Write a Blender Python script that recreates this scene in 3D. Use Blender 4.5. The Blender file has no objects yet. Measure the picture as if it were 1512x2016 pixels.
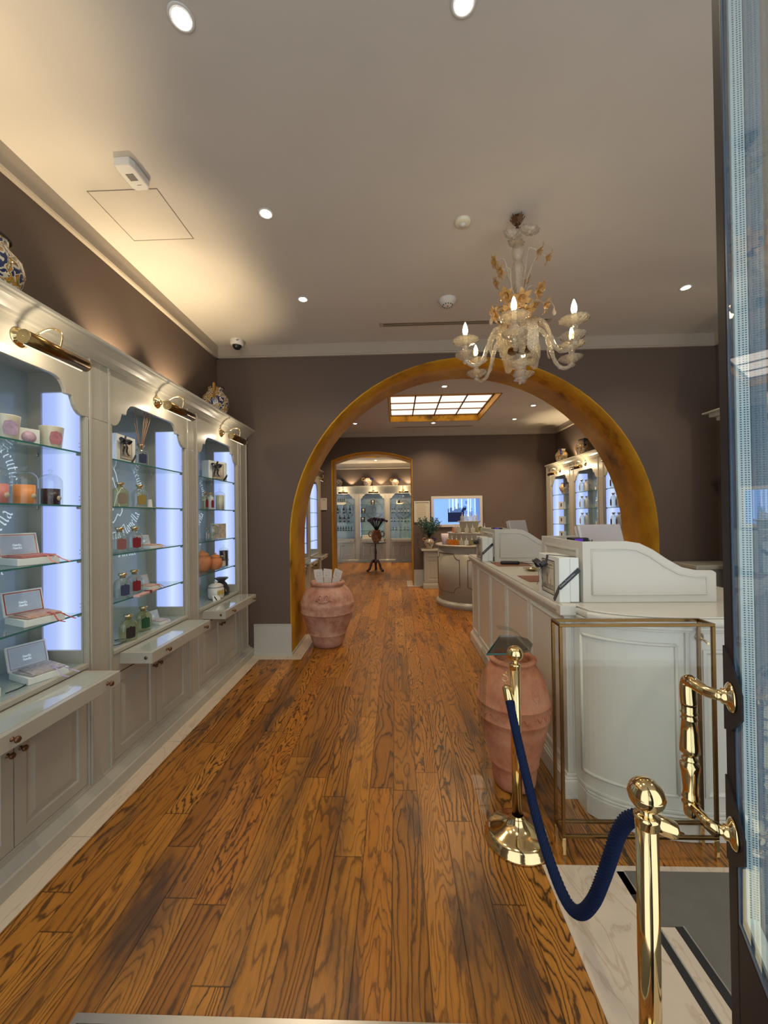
import bpy, bmesh, math, random
from mathutils import Vector, Matrix
PI = math.pi
R = math.radians
random.seed(7)
scn = bpy.context.scene
C = scn.collection

# ------------------------------------------------------------------ camera
VPX, VPY, ROLL, F, CAMZ = 780.0, 1014.0, R(0.75), 760.0, 1.6
u = Vector((VPX-756, VPY-1008, F)).normalized()
up = Vector((-math.sin(ROLL), -math.cos(ROLL), 0)); up = (up - u*up.dot(u)).normalized()
rx = u.cross(up)
# camera axes in world: rows of [rx u up] ; cam x = image right, cam y = image up, cam z = backwards
M3 = Matrix(((rx.x, u.x, up.x), (rx.y, u.y, up.y), (rx.z, u.z, up.z)))
cx_, cy_, cz_ = Vector(M3[0]), -Vector(M3[1]), -Vector(M3[2])
cam = bpy.data.objects.new('camera', bpy.data.cameras.new('camera')); C.objects.link(cam)
cam.matrix_world = Matrix(((cx_.x, cy_.x, cz_.x, 0), (cx_.y, cy_.y, cz_.y, 0), (cx_.z, cy_.z, cz_.z, CAMZ), (0, 0, 0, 1)))
cam.data.sensor_fit = 'VERTICAL'; cam.data.sensor_height = 24.0; cam.data.lens = F*24.0/2016
cam.data.clip_start = 0.05
scn.camera = cam

# ------------------------------------------------------------------ world, exposure
W = bpy.data.worlds.new('world'); scn.world = W; W.use_nodes = True
bg = W.node_tree.nodes['Background']
bg.inputs[0].default_value = (0.88, 0.93, 0.97, 1); bg.inputs[1].default_value = 0.78
scn.view_settings.view_transform = 'Standard'; scn.view_settings.look = 'None'
scn.view_settings.gamma = 1.0; scn.view_settings.use_curve_mapping = False
scn.view_settings.exposure = 1.0
scn.cycles.use_denoising = True
scn.cycles.max_bounces = 9; scn.cycles.transparent_max_bounces = 24
scn.cycles.sample_clamp_indirect = 4.0

DOWN_W, UP_W, PIC_W, BULB_W = 21.0, 24.0, 1.1, 2.2
PANEL_E, SKY_E, SPOT_E = 0.50, 0.85, 15.0
WARM = (1.0, 0.84, 0.62); WARMER = (1.0, 0.78, 0.48)

def light(name, kind, loc, watts, col=WARM, size=0.05, rot=(0, 0, 0), spot=110, blend=0.6):
    d = bpy.data.lights.new(name, kind); d.energy = watts; d.color = col
    if kind == 'AREA': d.size = size
    else: d.shadow_soft_size = size
    if kind == 'SPOT': d.spot_size = R(spot); d.spot_blend = blend
    o = bpy.data.objects.new(name, d); o.location = loc; o.rotation_euler = rot; C.objects.link(o); return o

# ------------------------------------------------------------------ materials
def new_mat(name):
    m = bpy.data.materials.new(name); m.use_nodes = True
    nt = m.node_tree; b = nt.nodes['Principled BSDF']; return m, nt, b
def setc(s, c): s.default_value = (c[0], c[1], c[2], 1)
def mat(name, col, rough=0.5, metal=0.0, bump=0.0, bscale=60, vary=0.0, vscale=4, coat=0.0, spec=None, emit=None, estr=0.0, sheen=0):
    m, nt, b = new_mat(name); N, L = nt.nodes, nt.links
    setc(b.inputs['Base Color'], col); b.inputs['Roughness'].default_value = rough; b.inputs['Metallic'].default_value = metal
    if coat: b.inputs['Coat Weight'].default_value = coat; b.inputs['Coat Roughness'].default_value = 0.08
    if spec is not None: b.inputs['Specular IOR Level'].default_value = spec
    if sheen: b.inputs['Sheen Weight'].default_value = sheen
    if emit: setc(b.inputs['Emission Color'], emit); b.inputs['Emission Strength'].default_value = estr
    tc = N.new('ShaderNodeTexCoord')
    nz = N.new('ShaderNodeTexNoise'); nz.inputs['Scale'].default_value = vscale; nz.inputs['Detail'].default_value = 5
    L.new(tc.outputs['Object'], nz.inputs['Vector'])
    mx = N.new('ShaderNodeMix'); mx.data_type = 'RGBA'; v = vary or 0.04
    setc(mx.inputs[6], [x*(1-v) for x in col]); setc(mx.inputs[7], [min(1, x*(1+v)) for x in col])
    L.new(nz.outputs['Fac'], mx.inputs[0]); L.new(mx.outputs[2], b.inputs['Base Color'])
    if bump:
        n2 = N.new('ShaderNodeTexNoise'); n2.inputs['Scale'].default_value = bscale; n2.inputs['Detail'].default_value = 4
        L.new(tc.outputs['Object'], n2.inputs['Vector'])
        bp = N.new('ShaderNodeBump'); bp.inputs['Strength'].default_value = bump; bp.inputs['Distance'].default_value = 0.004
        L.new(n2.outputs['Fac'], bp.inputs['Height']); L.new(bp.outputs['Normal'], b.inputs['Normal'])
    return m
def ramp(nt, stops, interp='LINEAR'):
    r = nt.nodes.new('ShaderNodeValToRGB'); r.color_ramp.interpolation = interp; e = r.color_ramp.elements
    while len(e) < len(stops): e.new(0.5)
    for i, (p, c) in enumerate(stops):
        e[i].position = p; e[i].color = (c[0], c[1], c[2], 1) if not isinstance(c, float) else (c, c, c, 1)
    return r
def math_n(nt, op, a, b=None, c=None):
    n = nt.nodes.new('ShaderNodeMath'); n.operation = op
    for i, v in enumerate((a, b, c)):
        if v is None: continue
        if isinstance(v, (int, float)): n.inputs[i].default_value = v
        else: nt.links.new(v, n.inputs[i])
    return n.outputs[0]
def glass(name, tint=(0.93, 0.97, 0.95), gloss=1.0, rough=0.0, frost=0.0, fcol=(0.8, 0.9, 0.88), ior=1.5, wavy=0):
    m = bpy.data.materials.new(name); m.use_nodes = True; nt = m.node_tree; N, L = nt.nodes, nt.links
    N.remove(N['Principled BSDF']); out = N['Material Output']
    t = N.new('ShaderNodeBsdfTransparent'); setc(t.inputs[0], tint)
    g = N.new('ShaderNodeBsdfGlossy'); g.inputs['Roughness'].default_value = rough
    fr = N.new('ShaderNodeFresnel'); gb_ = N.new('ShaderNodeNewGeometry'); L.new(math_n(nt, 'MULTIPLY_ADD', gb_.outputs['Backfacing'], 1/ior-ior, ior), fr.inputs['IOR'])
    k = math_n(nt, 'MINIMUM', math_n(nt, 'MULTIPLY', fr.outputs[0], gloss), 0.95)
    if wavy:
        tw = N.new('ShaderNodeTexCoord'); nw = N.new('ShaderNodeTexNoise'); nw.inputs['Scale'].default_value = wavy; nw.inputs['Detail'].default_value = 2; L.new(tw.outputs['Object'], nw.inputs['Vector'])
        bw = N.new('ShaderNodeBump'); bw.inputs['Strength'].default_value = 1.0; bw.inputs['Distance'].default_value = 0.012; L.new(nw.outputs['Fac'], bw.inputs['Height']); L.new(bw.outputs[0], g.inputs['Normal']); L.new(bw.outputs[0], fr.inputs['Normal'])
    mx = N.new('ShaderNodeMixShader'); L.new(k, mx.inputs[0])
    if frost:
        d = N.new('ShaderNodeBsdfTranslucent'); setc(d.inputs[0], fcol)
        d2 = N.new('ShaderNodeBsdfDiffuse'); setc(d2.inputs[0], fcol)
        ad = N.new('ShaderNodeMixShader'); L.new(d.outputs[0], ad.inputs[1]); L.new(d2.outputs[0], ad.inputs[2])
        m2 = N.new('ShaderNodeMixShader'); m2.inputs[0].default_value = frost
        L.new(t.outputs[0], m2.inputs[1]); L.new(ad.outputs[0], m2.inputs[2]); L.new(m2.outputs[0], mx.inputs[1])
    else: L.new(t.outputs[0], mx.inputs[1])
    L.new(g.outputs[0], mx.inputs[2]); L.new(mx.outputs[0], out.inputs[0]); return m
def emis(name, col, s, edge=None):
    m = bpy.data.materials.new(name); m.use_nodes = True; nt = m.node_tree; N, L = nt.nodes, nt.links
    N.remove(N['Principled BSDF']); e = N.new('ShaderNodeEmission'); setc(e.inputs[0], col); e.inputs[1].default_value = s
    if edge:
        tc = N.new('ShaderNodeTexCoord'); nz = N.new('ShaderNodeTexNoise'); nz.inputs['Scale'].default_value = edge
        L.new(tc.outputs['Object'], nz.inputs['Vector'])
        mx = N.new('ShaderNodeMix'); mx.data_type = 'RGBA'; setc(mx.inputs[6], [x*0.86 for x in col]); setc(mx.inputs[7], col)
        L.new(nz.outputs['Fac'], mx.inputs[0]); L.new(mx.outputs[2], e.inputs[0])
    L.new(e.outputs[0], N['Material Output'].inputs[0]); return m

CREAM = (0.40, 0.38, 0.315)
M = {}
M['wall'] = mat('taupe_wall_paint', (0.110, 0.077, 0.060), 0.75, bump=0.05, bscale=220, vary=0.05, vscale=2)
M['ceil'] = mat('ceiling_paint', (0.55, 0.51, 0.455), 0.9, bump=0.03, bscale=150)
M['cornice'] = mat('cornice_paint', (0.40, 0.345, 0.28), 0.7)
M['white'] = mat('cream_lacquer', CREAM, 0.33, vary=0.03, coat=0.15)
M['desk'] = mat('ivory_lacquer', (0.58, 0.56, 0.485), 0.30, vary=0.03, coat=0.2)
M['skirt'] = mat('grey_skirting_paint', (0.46, 0.46, 0.42), 0.5)
M['brass'] = mat('polished_brass', (0.80, 0.63, 0.33), 0.10, 1.0, vary=0.06, vscale=30)
M['brassd'] = mat('dark_antique_brass', (0.19, 0.11, 0.038), 0.25, 1.0, vary=0.15, vscale=20)
M['bronze'] = mat('aged_bronze', (0.16, 0.08, 0.04), 0.4, 0.8)
M['gold'] = mat('gold_cap', (0.85, 0.66, 0.36), 0.15, 1.0)
M['black'] = mat('black_plastic', (0.012, 0.012, 0.014), 0.35)
M['ribbon'] = mat('navy_black_satin_ribbon', (0.010, 0.011, 0.022), 0.4, sheen=0.2)
M['velvet'] = mat('black_velvet', (0.008, 0.008, 0.012), 0.9, bump=0.2, sheen=0.4)
M['wplastic'] = mat('white_plastic', (0.62, 0.61, 0.58), 0.4)
M['mwrap'] = mat('wrapped_grey_plastic', (0.50, 0.47, 0.47), 0.12, coat=0.8, bump=0.9, bscale=14)
M['paper'] = mat('white_card', (0.72, 0.76, 0.71), 0.55)
M['paperp'] = mat('printed_cream_card', (0.62, 0.55, 0.42), 0.6, vary=0.12, vscale=30)
M['ink'] = mat('dark_print_ink', (0.03, 0.028, 0.025), 0.6)
M['inkb'] = mat('brown_print_ink', (0.14, 0.07, 0.03), 0.6)
M['wink'] = mat('white_vinyl_lettering', (0.85, 0.95, 1.0), 0.5, emit=(0.75, 0.9, 1.0), estr=0.18)  # faint self-glow added to the lettering, which is no lamp
M['navydoor'] = mat('dark_aubergine_door_paint', (0.016, 0.013, 0.018), 0.55, spec=0.25)
M['blueedge'] = mat('blue_grey_gasket', (0.05, 0.11, 0.20), 0.3)
M['alu'] = mat('aluminium_glazing_spacer', (0.70, 0.88, 0.95), 0.4)
M['candleo'] = mat('orange_candle_wax', (0.80, 0.30, 0.08), 0.4, emit=(0.8, 0.3, 0.08), estr=0.03)  # slight glow added to the wax itself, without a flame
M['candled'] = mat('plum_black_candle_wax', (0.03, 0.012, 0.014), 0.35)
M['candlep'] = mat('pink_candle_wax', (0.72, 0.25, 0.22), 0.4)
M['candlew'] = mat('ivory_candle_wax', (0.66, 0.60, 0.44), 0.45)
M['pinkc'] = mat('pink_ribbon', (0.62, 0.22, 0.20), 0.5)
M['redc'] = mat('dark_red_ribbon', (0.42, 0.03, 0.03), 0.5)
M['lilac'] = mat('lilac_ribbon', (0.36, 0.32, 0.55), 0.5)
M['palegreyblue'] = mat('pale_blue_grey_card', (0.50, 0.57, 0.66), 0.6)
M['sach'] = mat('printed_sachet_paper', (0.55, 0.36, 0.27), 0.6, vary=0.6, vscale=45)
M['sachg'] = mat('grey_printed_sachet_paper', (0.42, 0.38, 0.37), 0.6, vary=0.9, vscale=45)
M['cupm'] = mat('cream_glazed_cup', (0.68, 0.64, 0.48), 0.2, coat=0.4)
M['leather'] = mat('brown_leather_mat', (0.23, 0.085, 0.045), 0.45, bump=0.15, bscale=180)
M['reed'] = mat('rattan_reed', (0.55, 0.33, 0.18), 0.6)
M['mahog'] = mat('dark_mahogany', (0.045, 0.012, 0.010), 0.28, coat=0.3, vary=0.3, vscale=12)
M['greymat'] = mat('grey_ribbed_mat', (0.13, 0.125, 0.105), 0.9, bump=0.4, bscale=300, vary=0.12, vscale=10)
M['darkstrip'] = mat('black_rubber_strip', (0.012, 0.012, 0.014), 0.5)
M['steel'] = mat('brushed_steel_edging', (0.55, 0.53, 0.48), 0.3, 1.0)
M['rope'] = mat('navy_rope_yarn', (0.004, 0.014, 0.055), 0.7, bump=0.4, bscale=500, spec=0.2)
M['crystal'] = glass('gold_dusted_murano_glass', (0.97, 0.94, 0.87), 3.0, 0.06, 0.19, (1.0, 0.90, 0.70), wavy=70)
M['crystalg'] = glass('amber_gold_murano_glass', (0.92, 0.76, 0.45), 2.4, 0.10, 0.42, (0.90, 0.62, 0.22), wavy=70)
M['crystalg2'] = glass('pale_gold_murano_glass', (0.95, 0.86, 0.66), 2.6, 0.08, 0.28, (0.95, 0.82, 0.55), wavy=70)
M['glass'] = glass('clear_shelf_glass', (0.90, 0.965, 0.945), 1.0)
M['gedge'] = glass('green_glass_edge', (0.25, 0.50, 0.45), 1.0, 0.05, 0.6, (0.12, 0.38, 0.34))
M['thinglass'] = glass('clear_blown_glass', (0.97, 0.99, 0.98), 1.6)
M['bottleg'] = glass('clear_bottle_glass', (0.90, 0.93, 0.91), 2.6, 0.02, 0.06, (0.7, 0.75, 0.7))
M['bottley'] = glass('pale_yellow_scent_glass', (0.88, 0.88, 0.66), 2.6, 0.02, 0.10, (0.75, 0.75, 0.45))
M['doorglass'] = glass('door_pane_glass', (0.955, 0.975, 0.965), 0.95)
M['thinglass2'] = glass('pale_case_glass', (0.985, 0.99, 0.985), 0.45)
M['gtop'] = glass('smoky_glass_top', (0.62, 0.68, 0.68), 1.6)
M['tubeglass'] = glass('smoky_bent_glass', (0.86, 0.90, 0.89), 0.6)
M['panel'] = emis('cool_light_panel', (0.50, 0.62, 1.0), PANEL_E)
def paint_tube_glow(m):
    # tube glow painted into the emission colour, brighter along the middle; no tube modelled
    nt = m.node_tree; e = [n for n in nt.nodes if n.type == 'EMISSION'][0]
    tc = nt.nodes.new('ShaderNodeTexCoord'); sp = nt.nodes.new('ShaderNodeSeparateXYZ'); nt.links.new(tc.outputs['Object'], sp.inputs[0])
    r = ramp(nt, [(.10, (.36, .47, .94)), (.17, (.44, .56, .96)), (.225, (.66, .80, 1.0)), (.28, (.50, .62, .98)), (.315, (.38, .48, .94))]); nt.links.new(sp.outputs[0], r.inputs[0]); nt.links.new(r.outputs[0], e.inputs[0])
paint_tube_glow(M['panel'])
M['sky'] = emis('warm_skylight_panel', (1.0, 0.80, 0.62), SKY_E, 3)
M['spot'] = emis('halogen_lamp_glow', (1.0, 0.95, 0.88), SPOT_E)
M['bulb'] = emis('candle_bulb_glow', (1.0, 0.78, 0.45), 22)
M['tv'] = emis('blue_screen_glow', (0.20, 0.36, 0.78), 0.85, 6)
M['tvd'] = emis('dark_screen_area', (0.012, 0.014, 0.04), 0.8)
M['tvl'] = emis('light_screen_streak', (0.45, 0.62, 1.0), 0.95)
M['tvm'] = emis('mid_screen_area', (0.09, 0.17, 0.40), 0.9)
M['purple'] = emis('violet_display', (0.10, 0.04, 0.35), 0.5)

def leaf_mat(name, c1, c2):
    return mat(name, c1, 0.6, vary=0.35, vscale=20)
M['leafg'] = leaf_mat('blue_green_leaf', (0.045, 0.13, 0.115), 0)
M['leafw'] = leaf_mat('pale_sage_leaf', (0.22, 0.30, 0.22), 0)
M['purplef'] = leaf_mat('dried_purple_flower', (0.035, 0.008, 0.045), 0)
M['stem'] = leaf_mat('dark_dry_stem', (0.012, 0.018, 0.010), 0)

def label_m(name, col): return mat(name, col, 0.5, vary=0.2, vscale=120)
LAB = {'tan': (0.24, 0.185, 0.13), 'yellow': (0.28, 0.20, 0.04), 'pink': (0.27, 0.10, 0.085), 'red': (0.19, 0.010, 0.016),
       'blue': (0.035, 0.045, 0.095), 'black': (0.02, 0.012, 0.01), 'green': (0.01, 0.07, 0.03), 'brown': (0.10, 0.035, 0.02), 'cream': (0.6, 0.52, 0.38)}
for k, v in LAB.items(): M['lab_'+k] = label_m(k+'_paper_label', v)

def backglass():
    m, nt, b = new_mat('pale_blue_green_back_glass'); setc(b.inputs['Base Color'], (0.36, 0.42, 0.39))
    b.inputs['Roughness'].default_value = 0.12; b.inputs['Coat Weight'].default_value = 0.5
    return m
M['back'] = backglass()
def gilt():
    m, nt, b = new_mat('aged_gold_leaf'); N, L = nt.nodes, nt.links
    tc = N.new('ShaderNodeTexCoord'); n1 = N.new('ShaderNodeTexNoise'); n1.inputs['Scale'].default_value = 1.6; n1.inputs['Detail'].default_value = 8
    n1.inputs['Roughness'].default_value = 0.65
    L.new(tc.outputs['Object'], n1.inputs['Vector'])
    r = ramp(nt, [(0.30, (0.10, 0.05, 0.010)), (0.42, (0.46, 0.22, 0.018)), (0.60, (0.62, 0.33, 0.025)), (0.85, (0.54, 0.27, 0.022))])
    L.new(n1.outputs['Fac'], r.inputs[0]); L.new(r.outputs[0], b.inputs['Base Color'])
    b.inputs['Metallic'].default_value = 0.55; b.inputs['Roughness'].default_value = 0.50; b.inputs['Specular IOR Level'].default_value = 0.25
    n2 = N.new('ShaderNodeTexNoise'); n2.inputs['Scale'].default_value = 9; n2.inputs['Detail'].default_value = 6; L.new(tc.outputs['Object'], n2.inputs['Vector'])
    bp = N.new('ShaderNodeBump'); bp.inputs['Strength'].default_value = 0.12; L.new(n2.outputs['Fac'], bp.inputs['Height']); L.new(bp.outputs[0], b.inputs['Normal'])
    return m
M['gilt'] = gilt()
def terracotta(name, c1, c2, c3):
    m, nt, b = new_mat(name); N, L = nt.nodes, nt.links
    tc = N.new('ShaderNodeTexCoord'); n1 = N.new('ShaderNodeTexNoise'); n1.inputs['Scale'].default_value = 6; n1.inputs['Detail'].default_value = 9; n1.inputs['Roughness'].default_value = 0.7
    L.new(tc.outputs['Object'], n1.inputs['Vector'])
    r = ramp(nt, [(0.32, c1), (0.5, c2), (0.68, c3)]); L.new(n1.outputs['Fac'], r.inputs[0]); L.new(r.outputs[0], b.inputs['Base Color'])
    b.inputs['Roughness'].default_value = 0.8
    n2 = N.new('ShaderNodeTexNoise'); n2.inputs['Scale'].default_value = 55; n2.inputs['Detail'].default_value = 6; L.new(tc.outputs['Object'], n2.inputs['Vector'])
    bp = N.new('ShaderNodeBump'); bp.inputs['Strength'].default_value = 0.25; bp.inputs['Distance'].default_value = 0.01; L.new(n2.outputs['Fac'], bp.inputs['Height']); L.new(bp.outputs[0], b.inputs['Normal'])
    return m
M['terra'] = terracotta('pink_lime_washed_terracotta', (0.30, 0.115, 0.070), (0.47, 0.255, 0.18), (0.56, 0.37, 0.28))
M['terra2'] = terracotta('orange_terracotta', (0.34, 0.105, 0.045), (0.47, 0.19, 0.095), (0.52, 0.26, 0.15))
M['terra3'] = terracotta('plain_orange_terracotta', (0.42, 0.13, 0.04), (0.52, 0.19, 0.07), (0.55, 0.22, 0.09))
def majolica():
    m, nt, b = new_mat('painted_majolica_glaze'); N, L = nt.nodes, nt.links
    tc = N.new('ShaderNodeTexCoord')
    n0 = N.new('ShaderNodeTexNoise'); n0.inputs['Scale'].default_value = 17; n0.inputs['Distortion'].default_value = 1.4
    L.new(tc.outputs['Object'], n0.inputs['Vector'])
    r = ramp(nt, [(0.0, (0.02, 0.03, 0.10)), (0.38, (0.02, 0.03, 0.10)), (0.41, (0.55, 0.50, 0.38)), (0.49, (0.20, 0.09, 0.03)),
                  (0.535, (0.50, 0.25, 0.03)), (0.58, (0.16, 0.16, 0.05)), (0.64, (0.60, 0.55, 0.42)), (0.70, (0.05, 0.025, 0.02))], 'CONSTANT')
    L.new(n0.outputs['Fac'], r.inputs[0])
    L.new(r.outputs[0], b.inputs['Base Color']); b.inputs['Roughness'].default_value = 0.12; b.inputs['Coat Weight'].default_value = 0.6
    return m
M['majol'] = majolica()
M['cobalt'] = mat('cobalt_blue_glaze', (0.006, 0.010, 0.10), 0.1, coat=0.6)
M['ochre'] = mat('ochre_glaze', (0.34, 0.17, 0.03), 0.15, coat=0.5)
def marble():
    m, nt, b = new_mat('cream_travertine'); N, L = nt.nodes, nt.links
    tc = N.new('ShaderNodeTexCoord'); mp = N.new('ShaderNodeMapping'); mp.inputs['Scale'].default_value = (2.2, .7, 1); mp.inputs['Rotation'].default_value = (0, 0, 0.5)
    L.new(tc.outputs['Object'], mp.inputs['Vector'])
    n1 = N.new('ShaderNodeTexNoise'); n1.inputs['Scale'].default_value = 3; n1.inputs['Detail'].default_value = 8; n1.inputs['Distortion'].default_value = 1.5
    L.new(mp.outputs[0], n1.inputs['Vector'])
    r = ramp(nt, [(0.0, (0.56, 0.47, 0.36)), (0.47, (0.57, 0.48, 0.37)), (0.50, (0.46, 0.36, 0.26)), (0.53, (0.57, 0.48, 0.37)), (1.0, (0.50, 0.41, 0.31))])
    L.new(n1.outputs['Fac'], r.inputs[0]); L.new(r.outputs[0], b.inputs['Base Color']); b.inputs['Roughness'].default_value = 0.3
    return m
M['marble'] = marble()
def wood_floor():
    m, nt, b = new_mat('oiled_oak_planks'); N, L = nt.nodes, nt.links
    g = N.new('ShaderNodeNewGeometry'); sx = N.new('ShaderNodeSeparateXYZ'); L.new(g.outputs['Position'], sx.inputs[0])
    X, Y = sx.outputs[0], sx.outputs[1]; w = 0.137
    a = math_n(nt, 'DIVIDE', X, w); a = math_n(nt, 'ADD', a, 0.28); ix = math_n(nt, 'FLOOR', a); fx = math_n(nt, 'FRACT', a)
    wn = N.new('ShaderNodeTexWhiteNoise'); wn.noise_dimensions = '1D'; L.new(ix, wn.inputs['W'])
    yo = math_n(nt, 'MULTIPLY_ADD', wn.outputs['Value'], 9.0, Y); ys = math_n(nt, 'DIVIDE', yo, 1.25)
    iy = math_n(nt, 'FLOOR', ys); fy = math_n(nt, 'FRACT', ys)
    idn = math_n(nt, 'MULTIPLY_ADD', ix, 13.37, math_n(nt, 'MULTIPLY', iy, 7.91))
    w2 = N.new('ShaderNodeTexWhiteNoise'); w2.noise_dimensions = '1D'; L.new(idn, w2.inputs['W'])
    w3 = N.new('ShaderNodeTexWhiteNoise'); w3.noise_dimensions = '1D'; L.new(math_n(nt, 'ADD', idn, 3.3), w3.inputs['W'])
    rv, rv2 = w2.outputs['Value'], w3.outputs['Value']
    cv = N.new('ShaderNodeCombineXYZ')
    L.new(math_n(nt, 'MULTIPLY_ADD', X, 5.2, math_n(nt, 'MULTIPLY', rv, 80)), cv.inputs[0])
    L.new(math_n(nt, 'MULTIPLY_ADD', Y, .85, math_n(nt, 'MULTIPLY', rv2, 60)), cv.inputs[1])
    n1 = N.new('ShaderNodeTexNoise'); n1.inputs['Scale'].default_value = 1.0; n1.inputs['Detail'].default_value = 2.5; n1.inputs['Roughness'].default_value = 0.55; n1.inputs['Distortion'].default_value = 0.35
    L.new(cv.outputs[0], n1.inputs['Vector'])
    # fine wobble
    cw = N.new('ShaderNodeCombineXYZ'); L.new(math_n(nt, 'MULTIPLY', X, 60), cw.inputs[0]); L.new(math_n(nt, 'MULTIPLY', Y, 22), cw.inputs[1])
    n2 = N.new('ShaderNodeTexNoise'); n2.inputs['Scale'].default_value = 1.0; n2.inputs['Detail'].default_value = 3; L.new(cw.outputs[0], n2.inputs['Vector'])
    f = math_n(nt, 'MULTIPLY_ADD', n2.outputs['Fac'], 0.035, n1.outputs['Fac'])
    k = math_n(nt, 'MULTIPLY_ADD', rv, 20.0, 10.0)
    f = math_n(nt, 'MULTIPLY', f, k)
    st = math_n(nt, 'MULTIPLY', X, math_n(nt, 'MULTIPLY', rv2, 40.0)); f = math_n(nt, 'ADD', f, st)
    fr = math_n(nt, 'FRACT', f)
    line = ramp(nt, [(0.0, 0.0), (0.09, 0.05), (0.22, 0.72), (0.50, 1.0), (0.86, 0.92), (0.96, 0.25), (1.0, 0.0)]); L.new(fr, line.inputs[0])
    # grain strength per plank
    gs = math_n(nt, 'MULTIPLY_ADD', w3.outputs['Value'], 0.45, 0.52)
    ge = math_n(nt, 'MULTIPLY', math_n(nt, 'SUBTRACT', 1.0, line.outputs[0]), gs)
    base = ramp(nt, [(0.0, (0.30, 0.112, 0.016)), (0.35, (0.40, 0.160, 0.022)), (0.7, (0.50, 0.210, 0.032)), (1.0, (0.42, 0.150, 0.018))]); L.new(rv, base.inputs[0])
    mx = N.new('ShaderNodeMix'); mx.data_type = 'RGBA'; L.new(ge, mx.inputs[0]); L.new(base.outputs[0], mx.inputs[6]); setc(mx.inputs[7], (0.035, 0.014, 0.006))
    # fibres
    cf = N.new('ShaderNodeCombineXYZ'); L.new(math_n(nt, 'MULTIPLY', X, 330), cf.inputs[0]); L.new(math_n(nt, 'MULTIPLY', Y, 9), cf.inputs[1])
    n3 = N.new('ShaderNodeTexNoise'); n3.inputs['Scale'].default_value = 1; n3.inputs['Detail'].default_value = 2; L.new(cf.outputs[0], n3.inputs['Vector'])
    m3 = N.new('ShaderNodeMix'); m3.data_type = 'RGBA'; m3.blend_type = 'MULTIPLY'; m3.inputs[0].default_value = 1.0
    fb = ramp(nt, [(0.3, 0.72), (0.65, 1.0)]); L.new(n3.outputs['Fac'], fb.inputs[0]); L.new(mx.outputs[2], m3.inputs[6]); L.new(fb.outputs[0], m3.inputs[7])
    # worn dark stains (they stay on the boards)
    cs = N.new('ShaderNodeCombineXYZ'); L.new(math_n(nt, 'MULTIPLY_ADD', X, 5.0, 3.1), cs.inputs[0]); L.new(math_n(nt, 'MULTIPLY', Y, 1.1), cs.inputs[1])
    n4 = N.new('ShaderNodeTexNoise'); n4.inputs['Scale'].default_value = 1.0; n4.inputs['Detail'].default_value = 6; n4.inputs['Roughness'].default_value = 0.62; L.new(cs.outputs[0], n4.inputs['Vector'])
    s1 = ramp(nt, [(0.54, 0.0), (0.68, 0.75)]); L.new(n4.outputs['Fac'], s1.inputs[0])
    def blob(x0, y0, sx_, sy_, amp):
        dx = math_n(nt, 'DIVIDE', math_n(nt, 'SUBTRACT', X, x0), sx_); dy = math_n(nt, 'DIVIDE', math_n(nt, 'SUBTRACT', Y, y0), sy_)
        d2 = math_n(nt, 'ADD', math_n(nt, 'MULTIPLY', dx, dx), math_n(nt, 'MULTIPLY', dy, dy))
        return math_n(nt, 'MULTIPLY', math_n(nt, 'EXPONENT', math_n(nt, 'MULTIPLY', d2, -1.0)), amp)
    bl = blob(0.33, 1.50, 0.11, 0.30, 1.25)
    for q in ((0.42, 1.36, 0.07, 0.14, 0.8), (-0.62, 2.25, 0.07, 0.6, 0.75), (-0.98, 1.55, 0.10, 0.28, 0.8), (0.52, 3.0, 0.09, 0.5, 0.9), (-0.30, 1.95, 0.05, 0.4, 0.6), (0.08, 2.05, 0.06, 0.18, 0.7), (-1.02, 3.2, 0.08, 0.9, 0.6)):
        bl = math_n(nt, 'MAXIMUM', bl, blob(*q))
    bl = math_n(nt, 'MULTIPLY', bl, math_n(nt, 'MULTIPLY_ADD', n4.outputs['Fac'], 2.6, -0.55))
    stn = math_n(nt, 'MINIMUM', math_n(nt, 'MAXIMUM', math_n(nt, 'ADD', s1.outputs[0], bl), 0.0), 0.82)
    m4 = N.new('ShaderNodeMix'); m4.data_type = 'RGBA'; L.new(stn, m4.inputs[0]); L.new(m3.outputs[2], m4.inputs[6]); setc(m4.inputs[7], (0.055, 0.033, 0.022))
    # joints
    ex = math_n(nt, 'MULTIPLY', math_n(nt, 'MINIMUM', fx, math_n(nt, 'SUBTRACT', 1.0, fx)), w)
    ey = math_n(nt, 'MULTIPLY', math_n(nt, 'MINIMUM', fy, math_n(nt, 'SUBTRACT', 1.0, fy)), 1.25)
    e = math_n(nt, 'MINIMUM', ex, ey); jt = ramp(nt, [(0.0, 0.15), (0.0011, 0.3), (0.0024, 1.0)])
    L.new(e, jt.inputs[0])
    m5 = N.new('ShaderNodeMix'); m5.data_type = 'RGBA'; m5.blend_type = 'MULTIPLY'; m5.inputs[0].default_value = 1.0
    L.new(m4.outputs[2], m5.inputs[6]); L.new(jt.outputs[0], m5.inputs[7]); L.new(m5.outputs[2], b.inputs['Base Color'])
    rr = math_n(nt, 'MULTIPLY_ADD', n3.outputs['Fac'], 0.18, 0.24); L.new(rr, b.inputs['Roughness'])
    bp = N.new('ShaderNodeBump'); bp.inputs['Strength'].default_value = 0.25; bp.inputs['Distance'].default_value = 0.002
    hh = math_n(nt, 'MULTIPLY', line.outputs[0], jt.outputs[0]); L.new(hh, bp.inputs['Height']); L.new(bp.outputs[0], b.inputs['Normal'])
    b.inputs['Specular IOR Level'].default_value = 0.4
    return m
M['wood'] = wood_floor()
M['pinkf'] = mat('pink_floral_print', (0.50, 0.20, 0.23), 0.4, vary=.5, vscale=70); M['lilacf'] = mat('lilac_floral_print', (0.50, 0.36, 0.46), 0.4, vary=.4, vscale=70)
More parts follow.
